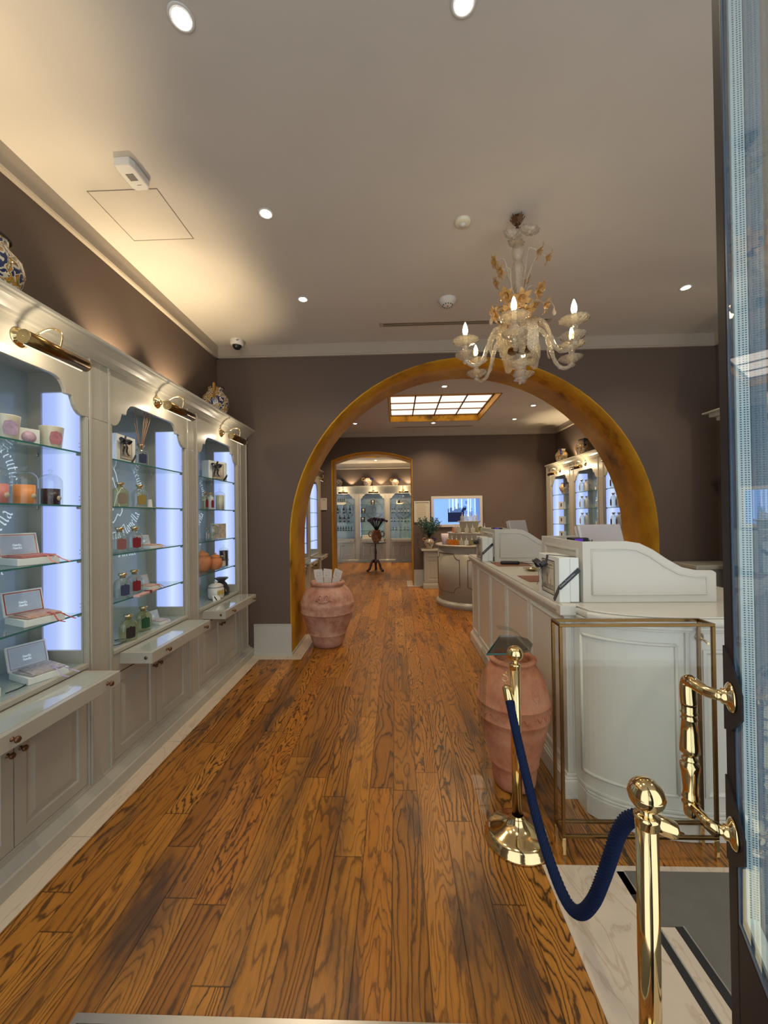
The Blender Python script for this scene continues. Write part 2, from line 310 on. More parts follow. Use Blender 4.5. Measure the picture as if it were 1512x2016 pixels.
M['pinks'] = mat('pink_sachet', (.50, .20, .17), .5, vary=.3, vscale=40)
M['pinkpk'] = mat('pale_pink_packet', (.58, .36, .32), .45)
M['floral'] = mat('dark_floral_print', (.46, .36, .26), .5, vary=.9, vscale=38)
M['majw'] = mat('white_porcelain', (.58, .56, .48), .2, coat=.5); M['goldlab'] = mat('gold_print_label', (.42, .30, .09), .4, vary=.5, vscale=60)
M['whitef'] = mat('white_picture_frame', (.56, .52, .46), .4)
M['amber'] = glass('amber_scent', (.95, .62, .20), 1.5, .03, .45, (.85, .42, .06)); M['orangeg'] = glass('orange_scent', (.95, .6, .35), 1.5, .03, .5, (.85, .42, .22)); M['milkg'] = glass('clear_white_scent', (.93, .93, .90), 1.8, .03, .35, (.8, .8, .74))
M['paperl'] = mat('pale_lilac_paper', (.60, .52, .55), .5)
M['floralg'] = mat('green_print_carton', (.20, .24, .19), .5, vary=.6, vscale=25)
M['wineg'] = mat('dark_wine_glass', (.012, .012, .014), .12, coat=.5); M['wlabel'] = mat('blue_grey_bottle_label', (.16, .21, .20), .5)

# ------------------------------------------------------------------ mesh helpers
class MB:
    def __init__(s): s.bm = bmesh.new()
    def face(s, vs, smooth=False):
        try: f = s.bm.faces.new(vs); f.smooth = smooth; return f
        except ValueError: return None
    def v(s, p): return s.bm.verts.new(p)
    def box(s, x0, x1, y0, y1, z0, z1, T=None):
        p = [Vector((x, y, z)) for z in (z0, z1) for x, y in ((x0, y0), (x1, y0), (x1, y1), (x0, y1))]
        if T is not None: p = [T @ q for q in p]
        a = [s.v(q) for q in p]
        for f in ((3, 2, 1, 0), (4, 5, 6, 7), (0, 1, 5, 4), (1, 2, 6, 5), (2, 3, 7, 6), (3, 0, 4, 7)): s.face([a[i] for i in f])
        return s
    def lathe(s, prof, n=32, c=(0, 0, 0), T=None, wob=None, smooth=True):
        rings = []
        for r, z in prof:
            if r <= 1e-6:
                p = Vector((c[0], c[1], c[2]+z)); rings.append([s.v(T @ p if T else p)])
            else:
                ring = []
                for i in range(n):
                    t = 2*PI*i/n; k = wob(t, r, z) if wob else 1.0
                    p = Vector((c[0]+r*k*math.cos(t), c[1]+r*k*math.sin(t), c[2]+z)); ring.append(s.v(T @ p if T else p))
                rings.append(ring)
        for a, b in zip(rings, rings[1:]):
            if len(a) == 1 and len(b) == 1: continue
            for i in range(n):
                j = (i+1) % n
                if len(a) == 1: s.face([a[0], b[j], b[i]], smooth)
                elif len(b) == 1: s.face([a[i], a[j], b[0]], smooth)
                else: s.face([a[i], a[j], b[j], b[i]], smooth)
        return s
    def tube(s, pts, r, n=8, cap=True, flat=1.0, smooth=True):
        pts = [Vector(p) for p in pts]; m = len(pts)
        rs = r if isinstance(r, (list, tuple)) else [r]*m
        tan = [(pts[min(i+1, m-1)]-pts[max(i-1, 0)]).normalized() for i in range(m)]
        ref = Vector((0, 0, 1)) if abs(tan[0].z) < 0.9 else Vector((1, 0, 0))
        nn = tan[0].cross(ref).normalized(); rings = []
        for i in range(m):
            nn = (nn-tan[i]*nn.dot(tan[i])).normalized(); bb = tan[i].cross(nn)
            rings.append([s.v(pts[i]+(nn*math.cos(2*PI*k/n)+bb*math.sin(2*PI*k/n)*flat)*rs[i]) for k in range(n)])
        for a, b in zip(rings, rings[1:]):
            for k in range(n): s.face([a[k], a[(k+1) % n], b[(k+1) % n], b[k]], smooth)
        if cap: s.face(rings[0][::-1]); s.face(rings[-1])
        return s
    def prism(s, poly, z0, z1, T=None, smooth=False):
        f = lambda p, z: (T @ Vector((p[0], p[1], z))) if T is not None else Vector((p[0], p[1], z))
        a = [s.v(f(p, z0)) for p in poly]; b = [s.v(f(p, z1)) for p in poly]; n = len(poly)
        s.face(a[::-1]); s.face(b)
        for i in range(n): s.face([a[i], a[(i+1) % n], b[(i+1) % n], b[i]], smooth)
        return s
    def relief(s, T, x0, x1, y0, y1, steps, base=True):
        # rectangle in the plane of T (x right, y up, z out); steps of (inset, height)
        prev = None
        for ins, h in steps:
            q = [s.v(T @ Vector(p)) for p in ((x0+ins, y0+ins, h), (x1-ins, y0+ins, h), (x1-ins, y1-ins, h), (x0+ins, y1-ins, h))]
            if prev:
                for i in range(4): s.face([prev[i], prev[(i+1) % 4], q[(i+1) % 4], q[i]])
            prev = q
        s.face(prev); return s
    def strip(s, pts, side, w, th=0.001):
        # flat ribbon along pts, width w along side vectors, thickness th
        pts = [Vector(p) for p in pts]; m = len(pts); rows = []
        for i in range(m):
            sd = Vector(side[i] if isinstance(side, list) else side).normalized(); ww = w[i] if isinstance(w, list) else w
            t = (pts[min(i+1, m-1)]-pts[max(i-1, 0)]).normalized(); nrm = t.cross(sd).normalized()*th/2
            rows.append([s.v(pts[i]-sd*ww/2-nrm), s.v(pts[i]+sd*ww/2-nrm), s.v(pts[i]+sd*ww/2+nrm), s.v(pts[i]-sd*ww/2+nrm)])
        for a, b in zip(rows, rows[1:]):
            for k in range(4): s.face([a[k], a[(k+1) % 4], b[(k+1) % 4], b[k]])
        s.face(rows[0][::-1]); s.face(rows[-1]); return s
    def ball(s, c, r, n=16, m=10, sc=(1, 1, 1)):
        T = Matrix.Translation(Vector(c)) @ Matrix.Diagonal((sc[0], sc[1], sc[2], 1))
        return s.lathe([(r*math.sin(PI*i/m) if 0 < i < m else 0, -r*math.cos(PI*i/m)) for i in range(m+1)], n, T=T)
    def build(s, name, m, parent=None, bevel=0, seg=2, label=None):
        me = bpy.data.meshes.new(name); bmesh.ops.recalc_face_normals(s.bm, faces=s.bm.faces[:]) if s.bm.faces else None
        s.bm.to_mesh(me); s.bm.free(); me.materials.append(m if not isinstance(m, str) else M[m])
        o = bpy.data.objects.new(name, me); C.objects.link(o)
        if parent: o.parent = parent
        if bevel:
            b = o.modifiers.new('bevel', 'BEVEL'); b.width = bevel; b.segments = seg; b.limit_method = 'ANGLE'; b.angle_limit = R(40); b.harden_normals = False
        if label: o['label'] = label
        return o
def empty(name, loc=(0, 0, 0), rz=0):
    o = bpy.data.objects.new(name, None); o.empty_display_size = 0.05; o.location = loc; o.rotation_euler = (0, 0, rz); C.objects.link(o); return o
def tag(o, label=None, cat=None, group=None, kind=None):
    if label: o['label'] = label
    if cat: o['category'] = cat
    if group: o['group'] = group
    if kind: o['kind'] = kind
    return o
def thing(name, label, cat, loc=(0, 0, 0), rz=0, group=None): return tag(empty(name, loc, rz), label, cat, group)
def struct(name, mb, m, **k): o = mb.build(name, m, **k); o['kind'] = 'structure'; return o
def copy_tree(o, parent=None):
    c = o.copy(); C.objects.link(c)
    if parent: c.parent = parent
    for ch in [x for x in list(o.children)]: copy_tree(ch, c)
    return c
def place(o, loc, rz=0, label=None, group=None, sc=None):
    o.location = loc; o.rotation_euler = (0, 0, rz)
    if sc: o.scale = (sc, sc, sc) if isinstance(sc, (int, float)) else sc
    return tag(o, label, None, group)
TX = lambda *a: Matrix.Translation(Vector(a))
RX = lambda d: Matrix.Rotation(R(d), 4, 'X')
RY = lambda d: Matrix.Rotation(R(d), 4, 'Y')
RZ = lambda d: Matrix.Rotation(R(d), 4, 'Z')
def basis(o, x, y, z):
    x, y, z, o = Vector(x), Vector(y), Vector(z), Vector(o)
    return Matrix(((x.x, y.x, z.x, o.x), (x.y, y.y, z.y, o.y), (x.z, y.z, z.z, o.z), (0, 0, 0, 1)))

# blackletter strokes: x-height 0.6, nib at 40 degrees
def _i(x): return [(x-.06, .52), (x, .60), (x, .10), (x+.08, .02)]
G = {
 'i': (.28, [_i(.12), [(.08, .80), (.16, .88)]]), 'n': (.50, [_i(.12), [(.14, .48), (.30, .60), (.36, .52), (.36, .10), (.44, .02)]]),
 'm': (.74, [_i(.12), [(.14, .48), (.30, .60), (.36, .52), (.36, .08)], [(.38, .48), (.54, .60), (.60, .52), (.60, .10), (.68, .02)]]),
 'u': (.50, [_i(.12), [(.18, .06), (.30, .12)], [(.36, .60), (.36, .10), (.44, .02)]]), 'r': (.36, [_i(.12), [(.14, .48), (.26, .60), (.34, .52)]]),
 'e': (.40, [[(.30, .10), (.20, .02), (.10, .10), (.10, .50), (.22, .60), (.32, .50), (.12, .30)]]), 'z': (.42, [[(.06, .56), (.34, .56), (.08, .06), (.36, .06)]]),
 'a': (.46, [[(.10, .52), (.22, .60), (.32, .50), (.32, .10), (.42, .02)], [(.32, .34), (.10, .24), (.10, .08), (.20, .02), (.32, .12)]]),
 'o': (.44, [[(.10, .10), (.10, .50), (.22, .60), (.34, .48), (.34, .10), (.22, .02), (.10, .10)]]), 'v': (.44, [[(.06, .56), (.12, .50), (.12, .12), (.22, .02), (.34, .14), (.34, .50), (.26, .60)]]),
 'l': (.26, [[(.06, .88), (.12, .95), (.12, .10), (.20, .02)]]), 't': (.32, [[(.12, .78), (.12, .10), (.20, .02)], [(.02, .56), (.28, .56)]]),
 's': (.40, [[(.32, .52), (.20, .60), (.10, .48), (.32, .20), (.22, .04), (.08, .10)]]), 'c': (.38, [[(.32, .50), (.20, .60), (.10, .50), (.10, .10), (.20, .02), (.32, .10)]]),
 'f': (.30, [[(.30, .86), (.20, .94), (.12, .82), (.12, .0)], [(.02, .56), (.26, .56)]]), 'p': (.46, [[(.12, .60), (.12, -.26)], [(.12, .50), (.26, .60), (.36, .48), (.36, .10), (.24, .02), (.12, .10)]]),
 'd': (.44, [[(.10, .95), (.34, .60), (.34, .12), (.22, .02), (.10, .12), (.10, .46), (.22, .58)]]), ' ': (.28, []), '-': (.3, [[(.06, .3), (.24, .3)]]), 'x': (.4, [[(.06, .58), (.34, .04)], [(.34, .58), (.06, .04)]]),
 'F': (.62, [[(.14, .10), (.20, .90)], [(.30, .04), (.30, .92)], [(.06, .84), (.30, .95), (.56, .88)], [(.30, .52), (.50, .52)], [(.06, .04), (.30, .04)]]),
 'S': (.62, [[(.52, .82), (.32, .95), (.12, .76), (.46, .34), (.34, .06), (.08, .12)], [(.30, .90), (.30, .10)]]), 'M': (.86, [[(.12, .06), (.12, .80), (.24, .92)], [(.26, .88), (.40, .76), (.40, .06)], [(.42, .76), (.58, .92), (.68, .80), (.68, .06), (.78, .0)]]),
 'N': (.66, [[(.12, .0), (.12, .80), (.22, .92)], [(.22, .86), (.50, .92), (.52, .10), (.62, .02)]]), 'P': (.58, [[(.16, .0), (.16, .92)], [(.06, .86), (.40, .94), (.48, .70), (.36, .46), (.16, .46)]]),
 'O': (.62, [[(.30, .95), (.10, .72), (.10, .20), (.30, .02), (.52, .20), (.52, .72), (.30, .95)], [(.32, .84), (.32, .12)]]), 'A': (.66, [[(.10, .02), (.18, .80), (.30, .92)], [(.30, .92), (.50, .80), (.50, .10), (.60, .02)], [(.16, .42), (.50, .42)]]),
}
def text_w(t): return sum(G[c][0] for c in t)
def lettering(mb, text, size, place_fn, nib=0.075, ang=40, th=0.0006):
    # place_fn(x, y) -> world/local point ; text starts at x=0
    nx, ny = math.cos(R(ang))*nib, math.sin(R(ang))*nib; x0 = 0
    for ch in text:
        adv, strokes = G[ch]
        for st in strokes:
            for (ax, ay), (bx, by) in zip(st, st[1:]):
                q = [(ax-nx, ay-ny), (ax+nx, ay+ny), (bx+nx, by+ny), (bx-nx, by-ny)]
                mb.face([mb.v(place_fn((x0+px)*size, py*size)) for px, py in q])
        x0 += adv
    return mb
def on_plane(T): return lambda x, y: T @ Vector((x, y, 0))
def on_arc(T, cx, cy, rad, a0, outer=True):
    # outer: text reads clockwise along the top; inner: counter-clockwise along the bottom
    def f(x, y):
        if outer: a = a0 - x/rad; r = rad+y
        else: a = a0 + x/rad; r = rad-y
        return T @ Vector((cx+r*math.cos(a), cy+r*math.sin(a), 0))
    return f

# ------------------------------------------------------------------ shell
XL, XR, YW, YW2, ZC, ZC2, ZC3 = -2.07, 3.60, 4.43, 8.75, 3.585, 3.50, 3.42
TH = 0.68; YF = -0.45
struct('floor', MB().box(XL-.2, XR+.2, YF, 14.0, -0.1, 0.0), 'wood')
struct('wall_left', MB().box(XL-.2, XL, YF, YW2+TH, 0, 3.7), 'wall')
struct('wall_right', MB().box(XR, XR+.2, YF, YW2+TH, 0, 3.7), 'wall')
struct('ceiling', MB().box(XL-.2, XR+.2, YF, YW+.02, ZC, ZC+.15), 'ceil')
AX, AZ, AR = 0.855, 1.31, 2.09
def arch_pts(r, n=40): return [(AX-r*math.cos(PI*i/n), AZ+r*math.sin(PI*i/n)) for i in range(n+1)]
Twall = lambda y: basis((0, y, 0), (1, 0, 0), (0, 0, 1), (0, -1, 0))
def wall_with_opening(y, pts, x0, x1, zt):
    poly = [(x0, 0), (pts[0][0], 0)]+pts+[(pts[-1][0], 0), (x1, 0), (x1, zt), (x0, zt)]
    return MB().prism(poly, -TH, 0, Twall(y))
struct('wall_back', wall_with_opening(YW, arch_pts(AR), XL, XR, ZC+.1), 'wall')
def reveal(y, pts, t=0.012):
    mb = MB(); pts = [(pts[0][0], 0)]+pts+[(pts[-1][0], 0)]; n = len(pts)
    cx = sum(p[0] for p in pts)/n; rows = []
    for (x, z) in pts:
        d = Vector((cx-x, 0, 0)); 
        rows.append([mb.v((x, yy, z)) for yy in (y-.004, y+TH+.004)])
    inn = []
    for i, (x, z) in enumerate(pts):
        a = Vector(pts[max(i-1, 0)]); b = Vector(pts[min(i+1, n-1)]); t_ = (b-a).normalized(); nr = Vector((t_.y, -t_.x))*t
        inn.append([mb.v((x+nr.x, yy, z+nr.y)) for yy in (y-.004, y+TH+.004)])
    for i in range(n-1):
        mb.face([inn[i][0], inn[i+1][0], inn[i+1][1], inn[i][1]], True); mb.face([rows[i][0], rows[i][1], rows[i+1][1], rows[i+1][0]], True)
        mb.face([rows[i][0], rows[i+1][0], inn[i+1][0], inn[i][0]]); mb.face([rows[i][1], inn[i][1], inn[i+1][1], rows[i+1][1]])
    return mb
struct('trim_1', reveal(YW, arch_pts(AR)), 'gilt')
# second opening (segmental arch)
ox0, ox1, oz, oc = -1.465, 0.375, 2.86, 3.05
seg = [(ox0+(ox1-ox0)*i/24, oz+(oc-oz)*(1-(2*i/24-1)**2)) for i in range(25)]
struct('wall_back_2', wall_with_opening(YW2, seg, XL, XR, ZC2+.1), 'wall')
struct('trim_2', reveal(YW2, seg), 'gilt')
# room 2 ceiling round the skylight
SX0, SX1, SY0, SY1 = -0.10, 1.69, 6.12, 7.85
mb = MB()
for b in ((XL-.2, XR+.2, YW+TH-.02, SY0), (XL-.2, XR+.2, SY1, YW2+.02), (XL-.2, SX0, SY0, SY1), (SX1, XR+.2, SY0, SY1)): mb.box(*b, ZC2, ZC2+.15)
struct('ceiling_2', mb, 'ceil')
mb = MB()
for b in ((SX0-.01, SX0+.012, SY0, SY1), (SX1-.012, SX1+.01, SY0, SY1), (SX0, SX1, SY0-.01, SY0+.012), (SX0, SX1, SY1-.012, SY1+.01)): mb.box(*b, ZC2-.006, ZC2+.135)
struct('trim_3', mb, 'gilt')
sk = MB().box(SX0, SX1, SY0, SY1, ZC2+.13, ZC2+.15).build('window_1', 'sky'); sk['kind'] = 'structure'
mb = MB()
for i in range(5):
    x = SX0+.02+(SX1-SX0-.04)*i/4; mb.box(x-.012, x+.012, SY0, SY1, ZC2+.112, ZC2+.13)
for i in range(5):
    y = SY0+.02+(SY1-SY0-.04)*i/4; mb.box(SX0, SX1, y-.009, y+.009, ZC2+.112, ZC2+.13)
mb.build('glazing_bars', 'bronze', sk)
# room 3
struct('ceiling_3', MB().box(-4.2, 3.2, YW2+TH-.02, 10.6, ZC3, ZC3+.3).box(-4.2, 3.2, 12.1, 14, ZC3, ZC3+.3).box(-4.2, -1.1, 10.6, 12.1, ZC3, ZC3+.3).box(.15, 3.2, 10.6, 12.1, ZC3, ZC3+.3), 'ceil')
struct('trim_4', MB().box(-1.12, .17, 12.08, 12.11, ZC3-.005, ZC3+.25).box(-1.12, .17, 10.59, 10.62, ZC3-.005, ZC3+.25).box(-1.12, -1.09, 10.6, 12.1, ZC3-.005, ZC3+.25).box(.14, .17, 10.6, 12.1, ZC3-.005, ZC3+.25), 'gilt')
w2 = MB().box(-1.1, .15, 10.6, 12.1, ZC3+.24, ZC3+.26).build('window_2', 'sky'); w2['kind'] = 'structure'
struct('wall_back_3', MB().box(-4.2, 3.2, 13.52, 13.7, 0, 3.7), 'wall')
struct('wall_left_3', MB().box(-4.2, -4.0, YW2+TH, 13.6, 0, 3.7), 'wall')
struct('wall_right_3', MB().box(3.0, 3.2, YW2+TH, 13.6, 0, 3.7), 'wall')
# cornices: sloped band with a small lip, lower edge 3.455
def cornice(n, runs, zc, drop=.14, out=.035):
    mb = MB()
    for (o, xd, ln) in runs:      # o origin on the wall, xd direction along the wall, z inward
        yv = Vector(xd).cross(Vector((0, 0, 1))); T = basis(o, (0, 0, 1), yv, xd)
        mb.prism([(-drop, 0), (-drop, out*.8), (-drop+.012, out), (-drop+.02, out*.7), (0, out*.9), (0, 0)], 0, ln, T)
    return struct('trim_%d' % n, mb, 'cornice')
cornice(5, [((XL, YF, ZC), (0, 1, 0), YW-YF), ((XR, YW, ZC), (0, -1, 0), YW-YF)], ZC)
cornice(6, [((XL, YW, ZC), (1, 0, 0), XR-XL)], ZC)
cornice(7, [((XL, YW+TH, ZC2), (0, 1, 0), YW2-YW-TH), ((XR, YW2, ZC2), (0, -1, 0), YW2-YW-TH), ((XL, YW2, ZC2), (1, 0, 0), XR-XL)], ZC2, .12)
cornice(8, [((-4.0, 13.52, ZC3), (1, 0, 0), 7.0)], ZC3, .19, .05)
# skirting boards, travertine borders, recessed mats
def skirting(n, segs, h=.36):
    mb = MB()
    for x0, x1, y0, y1 in segs:
        mb.box(x0, x1, y0, y1, 0, h)
    return mb
mb = MB().box(-1.66, -1.222, YW-.012, YW, .03, .355).box(-1.66, -1.215, YW-.022, YW, 0, .03).box(-1.66, -1.222, YW-.016, YW, .350, .36)
mb.box(-1.223, -1.212, YW-.018, YW+TH, 0, .028)
struct('baseboard_left', mb, 'skirt')
struct('baseboard_right', MB().box(2.95, 3.24, YW-.014, YW, 0, .36).box(2.932, 2.942, YW-.014, YW+TH, 0, .028), 'skirt')
struct('baseboard_back', MB().box(.385, 1.9, YW2-.014, YW2, 0, .36).box(.385, 1.9, YW2-.022, YW2, 0, .028).box(-1.72, -1.475, YW2-.014, YW2, 0, .36).box(1.9, 3.6, YW2-.014, YW2, 0, .36), 'skirt')
e = .0025
struct('trim_9', MB().box(-1.70, -1.554, 1.0, 1.905, 0, e).box(-1.70, -1.554, 1.908, 2.72, 0, e).box(-1.70, -1.554, 2.723, 3.56, 0, e).box(-1.70, -1.554, 3.563, 4.29, 0, e)
       .box(-1.70, -1.085, 4.293, 4.42, 0, e).box(-1.225, -1.085, 4.423, YW+TH+.1, 0, e).box(-1.70, -1.554, YF, .997, 0, e), 'marble')
struct('trim_10', MB().box(.231, .375, YW2-.12, YW2+TH, 0, e).box(-1.465, -1.33, YW2-.12, YW2+TH, 0, e).box(.375, .52, YW2-.12, YW2, 0, e), 'marble')
struct('trim_11', MB().box(.642, .958, YF, 1.655, 0, e).box(.642, 2.2, 1.658, 1.79, 0, e).box(.642, .958, 1.655, 1.658, 0, e*.6).box(.993, 1.05, YF, 1.53, 0, e), 'marble')
struct('trim_12', MB().box(.958, .988, YF, 1.762, 0, e).box(1.052, 1.082, YF, 1.535, 0, e), 'darkstrip')
struct('trim_13', MB().box(.988, .994, YF, 1.762, 0, e*1.4).box(1.082, 1.087, YF, 1.535, 0, e*1.4), 'steel')
tag(MB().box(.994, 2.3, 1.533, 1.765, 0, e*1.1).box(1.087, 2.3, YF, 1.533, 0, e*1.1).build('floor_mat', 'greymat'), 'dark grey recessed entrance mat beside the open glass door', 'mat')
dm = thing('door_mat', 'metal framed entrance mat at the near edge of the wood floor', 'mat', (-.35, .8, 0))
MB().box(-.68, .66, -.9, .40, 0, .006).build('mat_surface', 'greymat', dm)
MB().box(-.70, .68, .40, .425, 0, .010).box(-.70, -.68, -.9, .40, 0, .010).box(.66, .68, -.9, .40, 0, .010).build('metal_frame', 'steel', dm)

# ------------------------------------------------------------------ wall display cabinets
# local frame: x towards the room (0 = wall), y along the run, z up
P_, D_ = 1.02, 0.35
UA, UB = 0.095, 0.922
TF = lambda: basis((0, 0, 0), (0, 1, 0), (0, 0, 1), (1, 0, 0))     # (y, z) plane, out = +x
def valance_poly():
    h = [(UA, 2.172), (.115, 2.168), (.135, 2.174), (.155, 2.190), (.172, 2.215), (.186, 2.256), (.190, 2.260), (.226, 2.260), (.230, 2.282), (.240, 2.302), (.256, 2.321), (.280, 2.333), (.31, 2.337)]
    c = (UA+UB)/2
    return h+[(2*c-x, z) for x, z in reversed(h)]
def raised_door(T, y0, y1, z0, z1):
    return MB().relief(T, y0, y1, z0, z1, [(0, -.018), (0, .004), (.055, .004), (.060, -.006), (.068, -.006), (.100, .003), (.104, .003)])
def make_knob(parent, y, z, x=D_+.004, s=1.0):
    T = TX(x, y, z) @ RY(90)
    return MB().lathe([(0, 0), (.009*s, 0), (.009*s, .002), (.0045*s, .004), (.004*s, .013), (.010*s, .017), (.0135*s, .023), (.011*s, .030), (0, .032)], 14, T=T).build('knob', 'bronze', parent)
def make_lamp(parent):
    # picture lamp with a wall rose, swan arm and long brass tube
    lp = parent
    T = TX(D_, .545, 2.437) @ RY(90)
    MB().lathe([(0, 0), (.045, 0), (.045, .004), (.036, .007), (.032, .016), (.022, .020), (.018, .030), (0, .036)], 24, T=T).build('wall_rose', 'brass', lp)
    pts = [(D_+.03, .545, 2.437), (D_+.075, .55, 2.452), (D_+.125, .555, 2.478), (D_+.165, .56, 2.478), (D_+.185, .56, 2.455), (D_+.185, .56, 2.425), (D_+.178, .56, 2.395)]
    MB().tube(smooth(pts, 4), .0052, 8).build('swan_arm', 'brass', lp)
    y0, y1, x, z, r = .40, .72, D_+.165, 2.372, .030
    MB().tube([(x, y0, z), (x, y1, z)], r, 24).build('lamp_tube', 'brassd', lp)
    MB().tube([(x, y0-.004, z), (x, y0, z)], r*1.02, 24).tube([(x, y1, z), (x, y1+.004, z)], r*1.02, 24).ball((x, y0-.005, z), .004, 8, 6).build('end_cap', 'brass', lp)
    MB().box(x-.014, x-.006, y0+.01, y1-.01, z-r-.001, z-r+.006).build('lit_slot', 'bulbpic', lp)
def smooth(pts, k=4):
    pts = [Vector(p) for p in pts]; out = []; n = len(pts)
    for i in range(n-1):
        p0, p1, p2, p3 = pts[max(i-1, 0)], pts[i], pts[i+1], pts[min(i+2, n-1)]
        for j in range(k):
            t = j/k; out.append(.5*((2*p1)+(-p0+p2)*t+(2*p0-5*p1+4*p2-p3)*t*t+(-p0+3*p1-3*p2+p3)*t*t*t))
    return out+[pts[-1]]
M['bulbpic'] = emis('picture_lamp_tube_glow', (1.0, 0.86, 0.62), .75)
CROWN = [(0, 0), (.012, 0), (.014, .010), (.024, .016), (.028, .030), (.045, .050), (.070, .066), (.086, .070), (.090, .078), (.100, .082), (.100, .096), (0, .096)]
def make_cabinet(label, ink='wink', end=0.0, text=True, crown_end=True):
    c = thing('display_cabinet', label, 'cabinet')
    T = TF()
    mb = MB()
    # carcass: lower body, sides, head
    mb.box(0, D_-.022, 0, P_+end, .0, .795).box(0, D_-.022, 0, .075, .795, 2.42).box(0, D_-.022, .945, P_+end, .795, 2.42).box(0, D_-.022, 0, P_+end, 2.42, 2.515).box(0, D_-.04, .012, P_+end-.012, 2.515, 2.555).box(0, .012, .075, .945, .795, 2.42)
    mb.build('carcass', 'white', c)
    mb = MB()
    tp = valance_poly()
    # face frame: stiles, valance, bottom rail
    mb.prism([(0, 2.51), (0, 2.172)]+[(UA, 2.172)]+tp[1:-1]+[(UB, 2.172), (P_+end, 2.172), (P_+end, 2.51)], -.022, 0, T @ TX(0, 0, D_))
    mb.box(D_-.022, D_, 0, UA, .10, 2.172).box(D_-.022, D_, UB, P_+end, .10, 2.172)
    mb.box(D_-.022, D_-.001, UA, UB, .10, .135).box(D_-.022, D_-.001, UA, UB, .655, .80)
    mb.box(D_-.022, D_+.010, UA, UB, .778, .803)
    mb.build('face_frame', 'white', c, bevel=.003)
    mb = MB()
    for yb in (.064, .940)+((P_+end-.02,) if end else ()):
        mb.box(D_-.002, D_+.009, yb, yb+.016, .115, 2.505)
    if end: mb.box(D_-.002, D_+.009, .9995, 1.0155, .115, 2.505) if end > .1 else None
    for yb, d in ((.088, .004), (.927, .004)): mb.box(D_-.002, D_+d, yb, yb+.008, .115, 2.165)
    mb.build('bead_moulding', 'white', c, bevel=.004)
    mb = MB()
    # crown moulding profile swept along the unit, returned at the free end
    L = P_+end; ext = .10 if (end and crown_end) else 0
    prof = [(D_-.030, 0), (D_-.005, 0)]+[(x+D_-.005, z) for x, z in CROWN[1:-1]]+[(D_-.030, .096)]
    yend = lambda x: L+(max(0, x-D_+.005) if ext else 0)
    a = [mb.v((x, 0, 2.505+z)) for x, z in prof]; b = [mb.v((x, yend(x), 2.505+z)) for x, z in prof]; n = len(prof)
    for i in range(n): mb.face([a[i], a[(i+1) % n], b[(i+1) % n], b[i]])
    mb.face(a[::-1]); mb.face(b)
    if ext:      # return of the crown along the free end
        a = [mb.v((0, L+(x-D_+.005), 2.505+z)) for x, z in prof[1:-1]]+[mb.v((0, L-.02, 2.601)), mb.v((0, L-.02, 2.505))]
        b = [mb.v((x, L+(x-D_+.005), 2.505+z)) for x, z in prof[1:-1]]+[mb.v((D_-.03, L-.02, 2.601)), mb.v((D_-.03, L-.02, 2.505))]; n = len(a)
        for i in range(n): mb.face([a[i], a[(i+1) % n], b[(i+1) % n], b[i]])
        mb.face(a[::-1])
    mb.build('crown_moulding', 'white', c)
    mb = MB()
    mb.prism([(0, 0), (.065, 0), (.065, .072), (.058, .080), (.050, .083), (.030, .096), (.012, .104), (.010, .118), (0, .118)], 0, L+(.04 if end else 0), basis((D_-.005, 0, 0), (1, 0, 0), (0, 0, 1), (0, -1, 0)) @ Matrix.Diagonal((1, 1, -1, 1)))
    mb.build('plinth', 'white', c)
    # glass back, lettering, light panels
    bp = MB().box(.012, .018, .078, .942, .80, 2.42).build('glass_back', 'back', c)
    if text:
        Tb = T @ TX(0, 0, .0195); mb = MB(); cy, cz = .545, 1.80
        s1 = 'Officina Profumo-Farmaceutica'; sz = .072; w = text_w(s1)*sz; rad = .27
        lettering(mb, s1, sz, on_arc(Tb, cy, cz, rad, PI/2+w/rad/2, True), .045)
        s2 = 'Santa Maria Novella'; sz = .088; w = text_w(s2)*sz; lettering(mb, s2, sz, on_arc(Tb, cy, cz-.03, rad+.05, -PI/2-w/(rad+.05)/2, False), .055)
        s3 = 'Firenze'; sz = .068; w = text_w(s3)*sz; lettering(mb, s3, sz, on_plane(Tb @ TX(.59, 1.315, 0)), .05)
        def pl(pts, wd=.004):
            for (ax, ay), (bx, by) in zip(pts, pts[1:]):
                d = Vector((bx-ax, by-ay)).normalized(); n_ = Vector((-d.y, d.x))*wd
                mb.face([mb.v(Tb @ Vector((px, py, 0))) for px, py in ((ax-n_.x, ay-n_.y), (bx-n_.x, by-n_.y), (bx+n_.x, by+n_.y), (ax+n_.x, ay+n_.y))])
        for sgn in (1, -1):
            X = lambda q: cy+sgn*q
            pl([(X(.0), 1.98), (X(.03), 1.93), (X(.05), 1.86), (X(.085), 1.83), (X(.05), 1.78), (X(.06), 1.70), (X(.095), 1.66), (X(.07), 1.62), (X(.045), 1.635), (X(.02), 1.59), (X(0), 1.57)])
            pl([(X(.0), 1.90), (X(.02), 1.84), (X(.05), 1.80), (X(.02), 1.72), (X(0), 1.66)], .003)
        mb.build('lettering', ink, bp)
    for yy, sgn in ((.929, -1), (.085, 1)):
        mb = MB(); y0, y1 = (yy-.004, yy+.016) if sgn < 0 else (yy-.010, yy+.004)
        mb.box(.098, .316, y0, y1, .875, 2.307).build('light_panel', 'panel', c)
        mb = MB(); ya, yb = (.918, .944) if sgn < 0 else (.076, .096)
        for b in ((.018, .095, .80, 2.42), (.319, .328, .80, 2.42), (.095, .319, .80, .872), (.095, .319, 2.310, 2.42)): mb.box(b[0], b[1], ya, yb, b[2], b[3])
        mb.build('side_panel_frame', 'white', c)
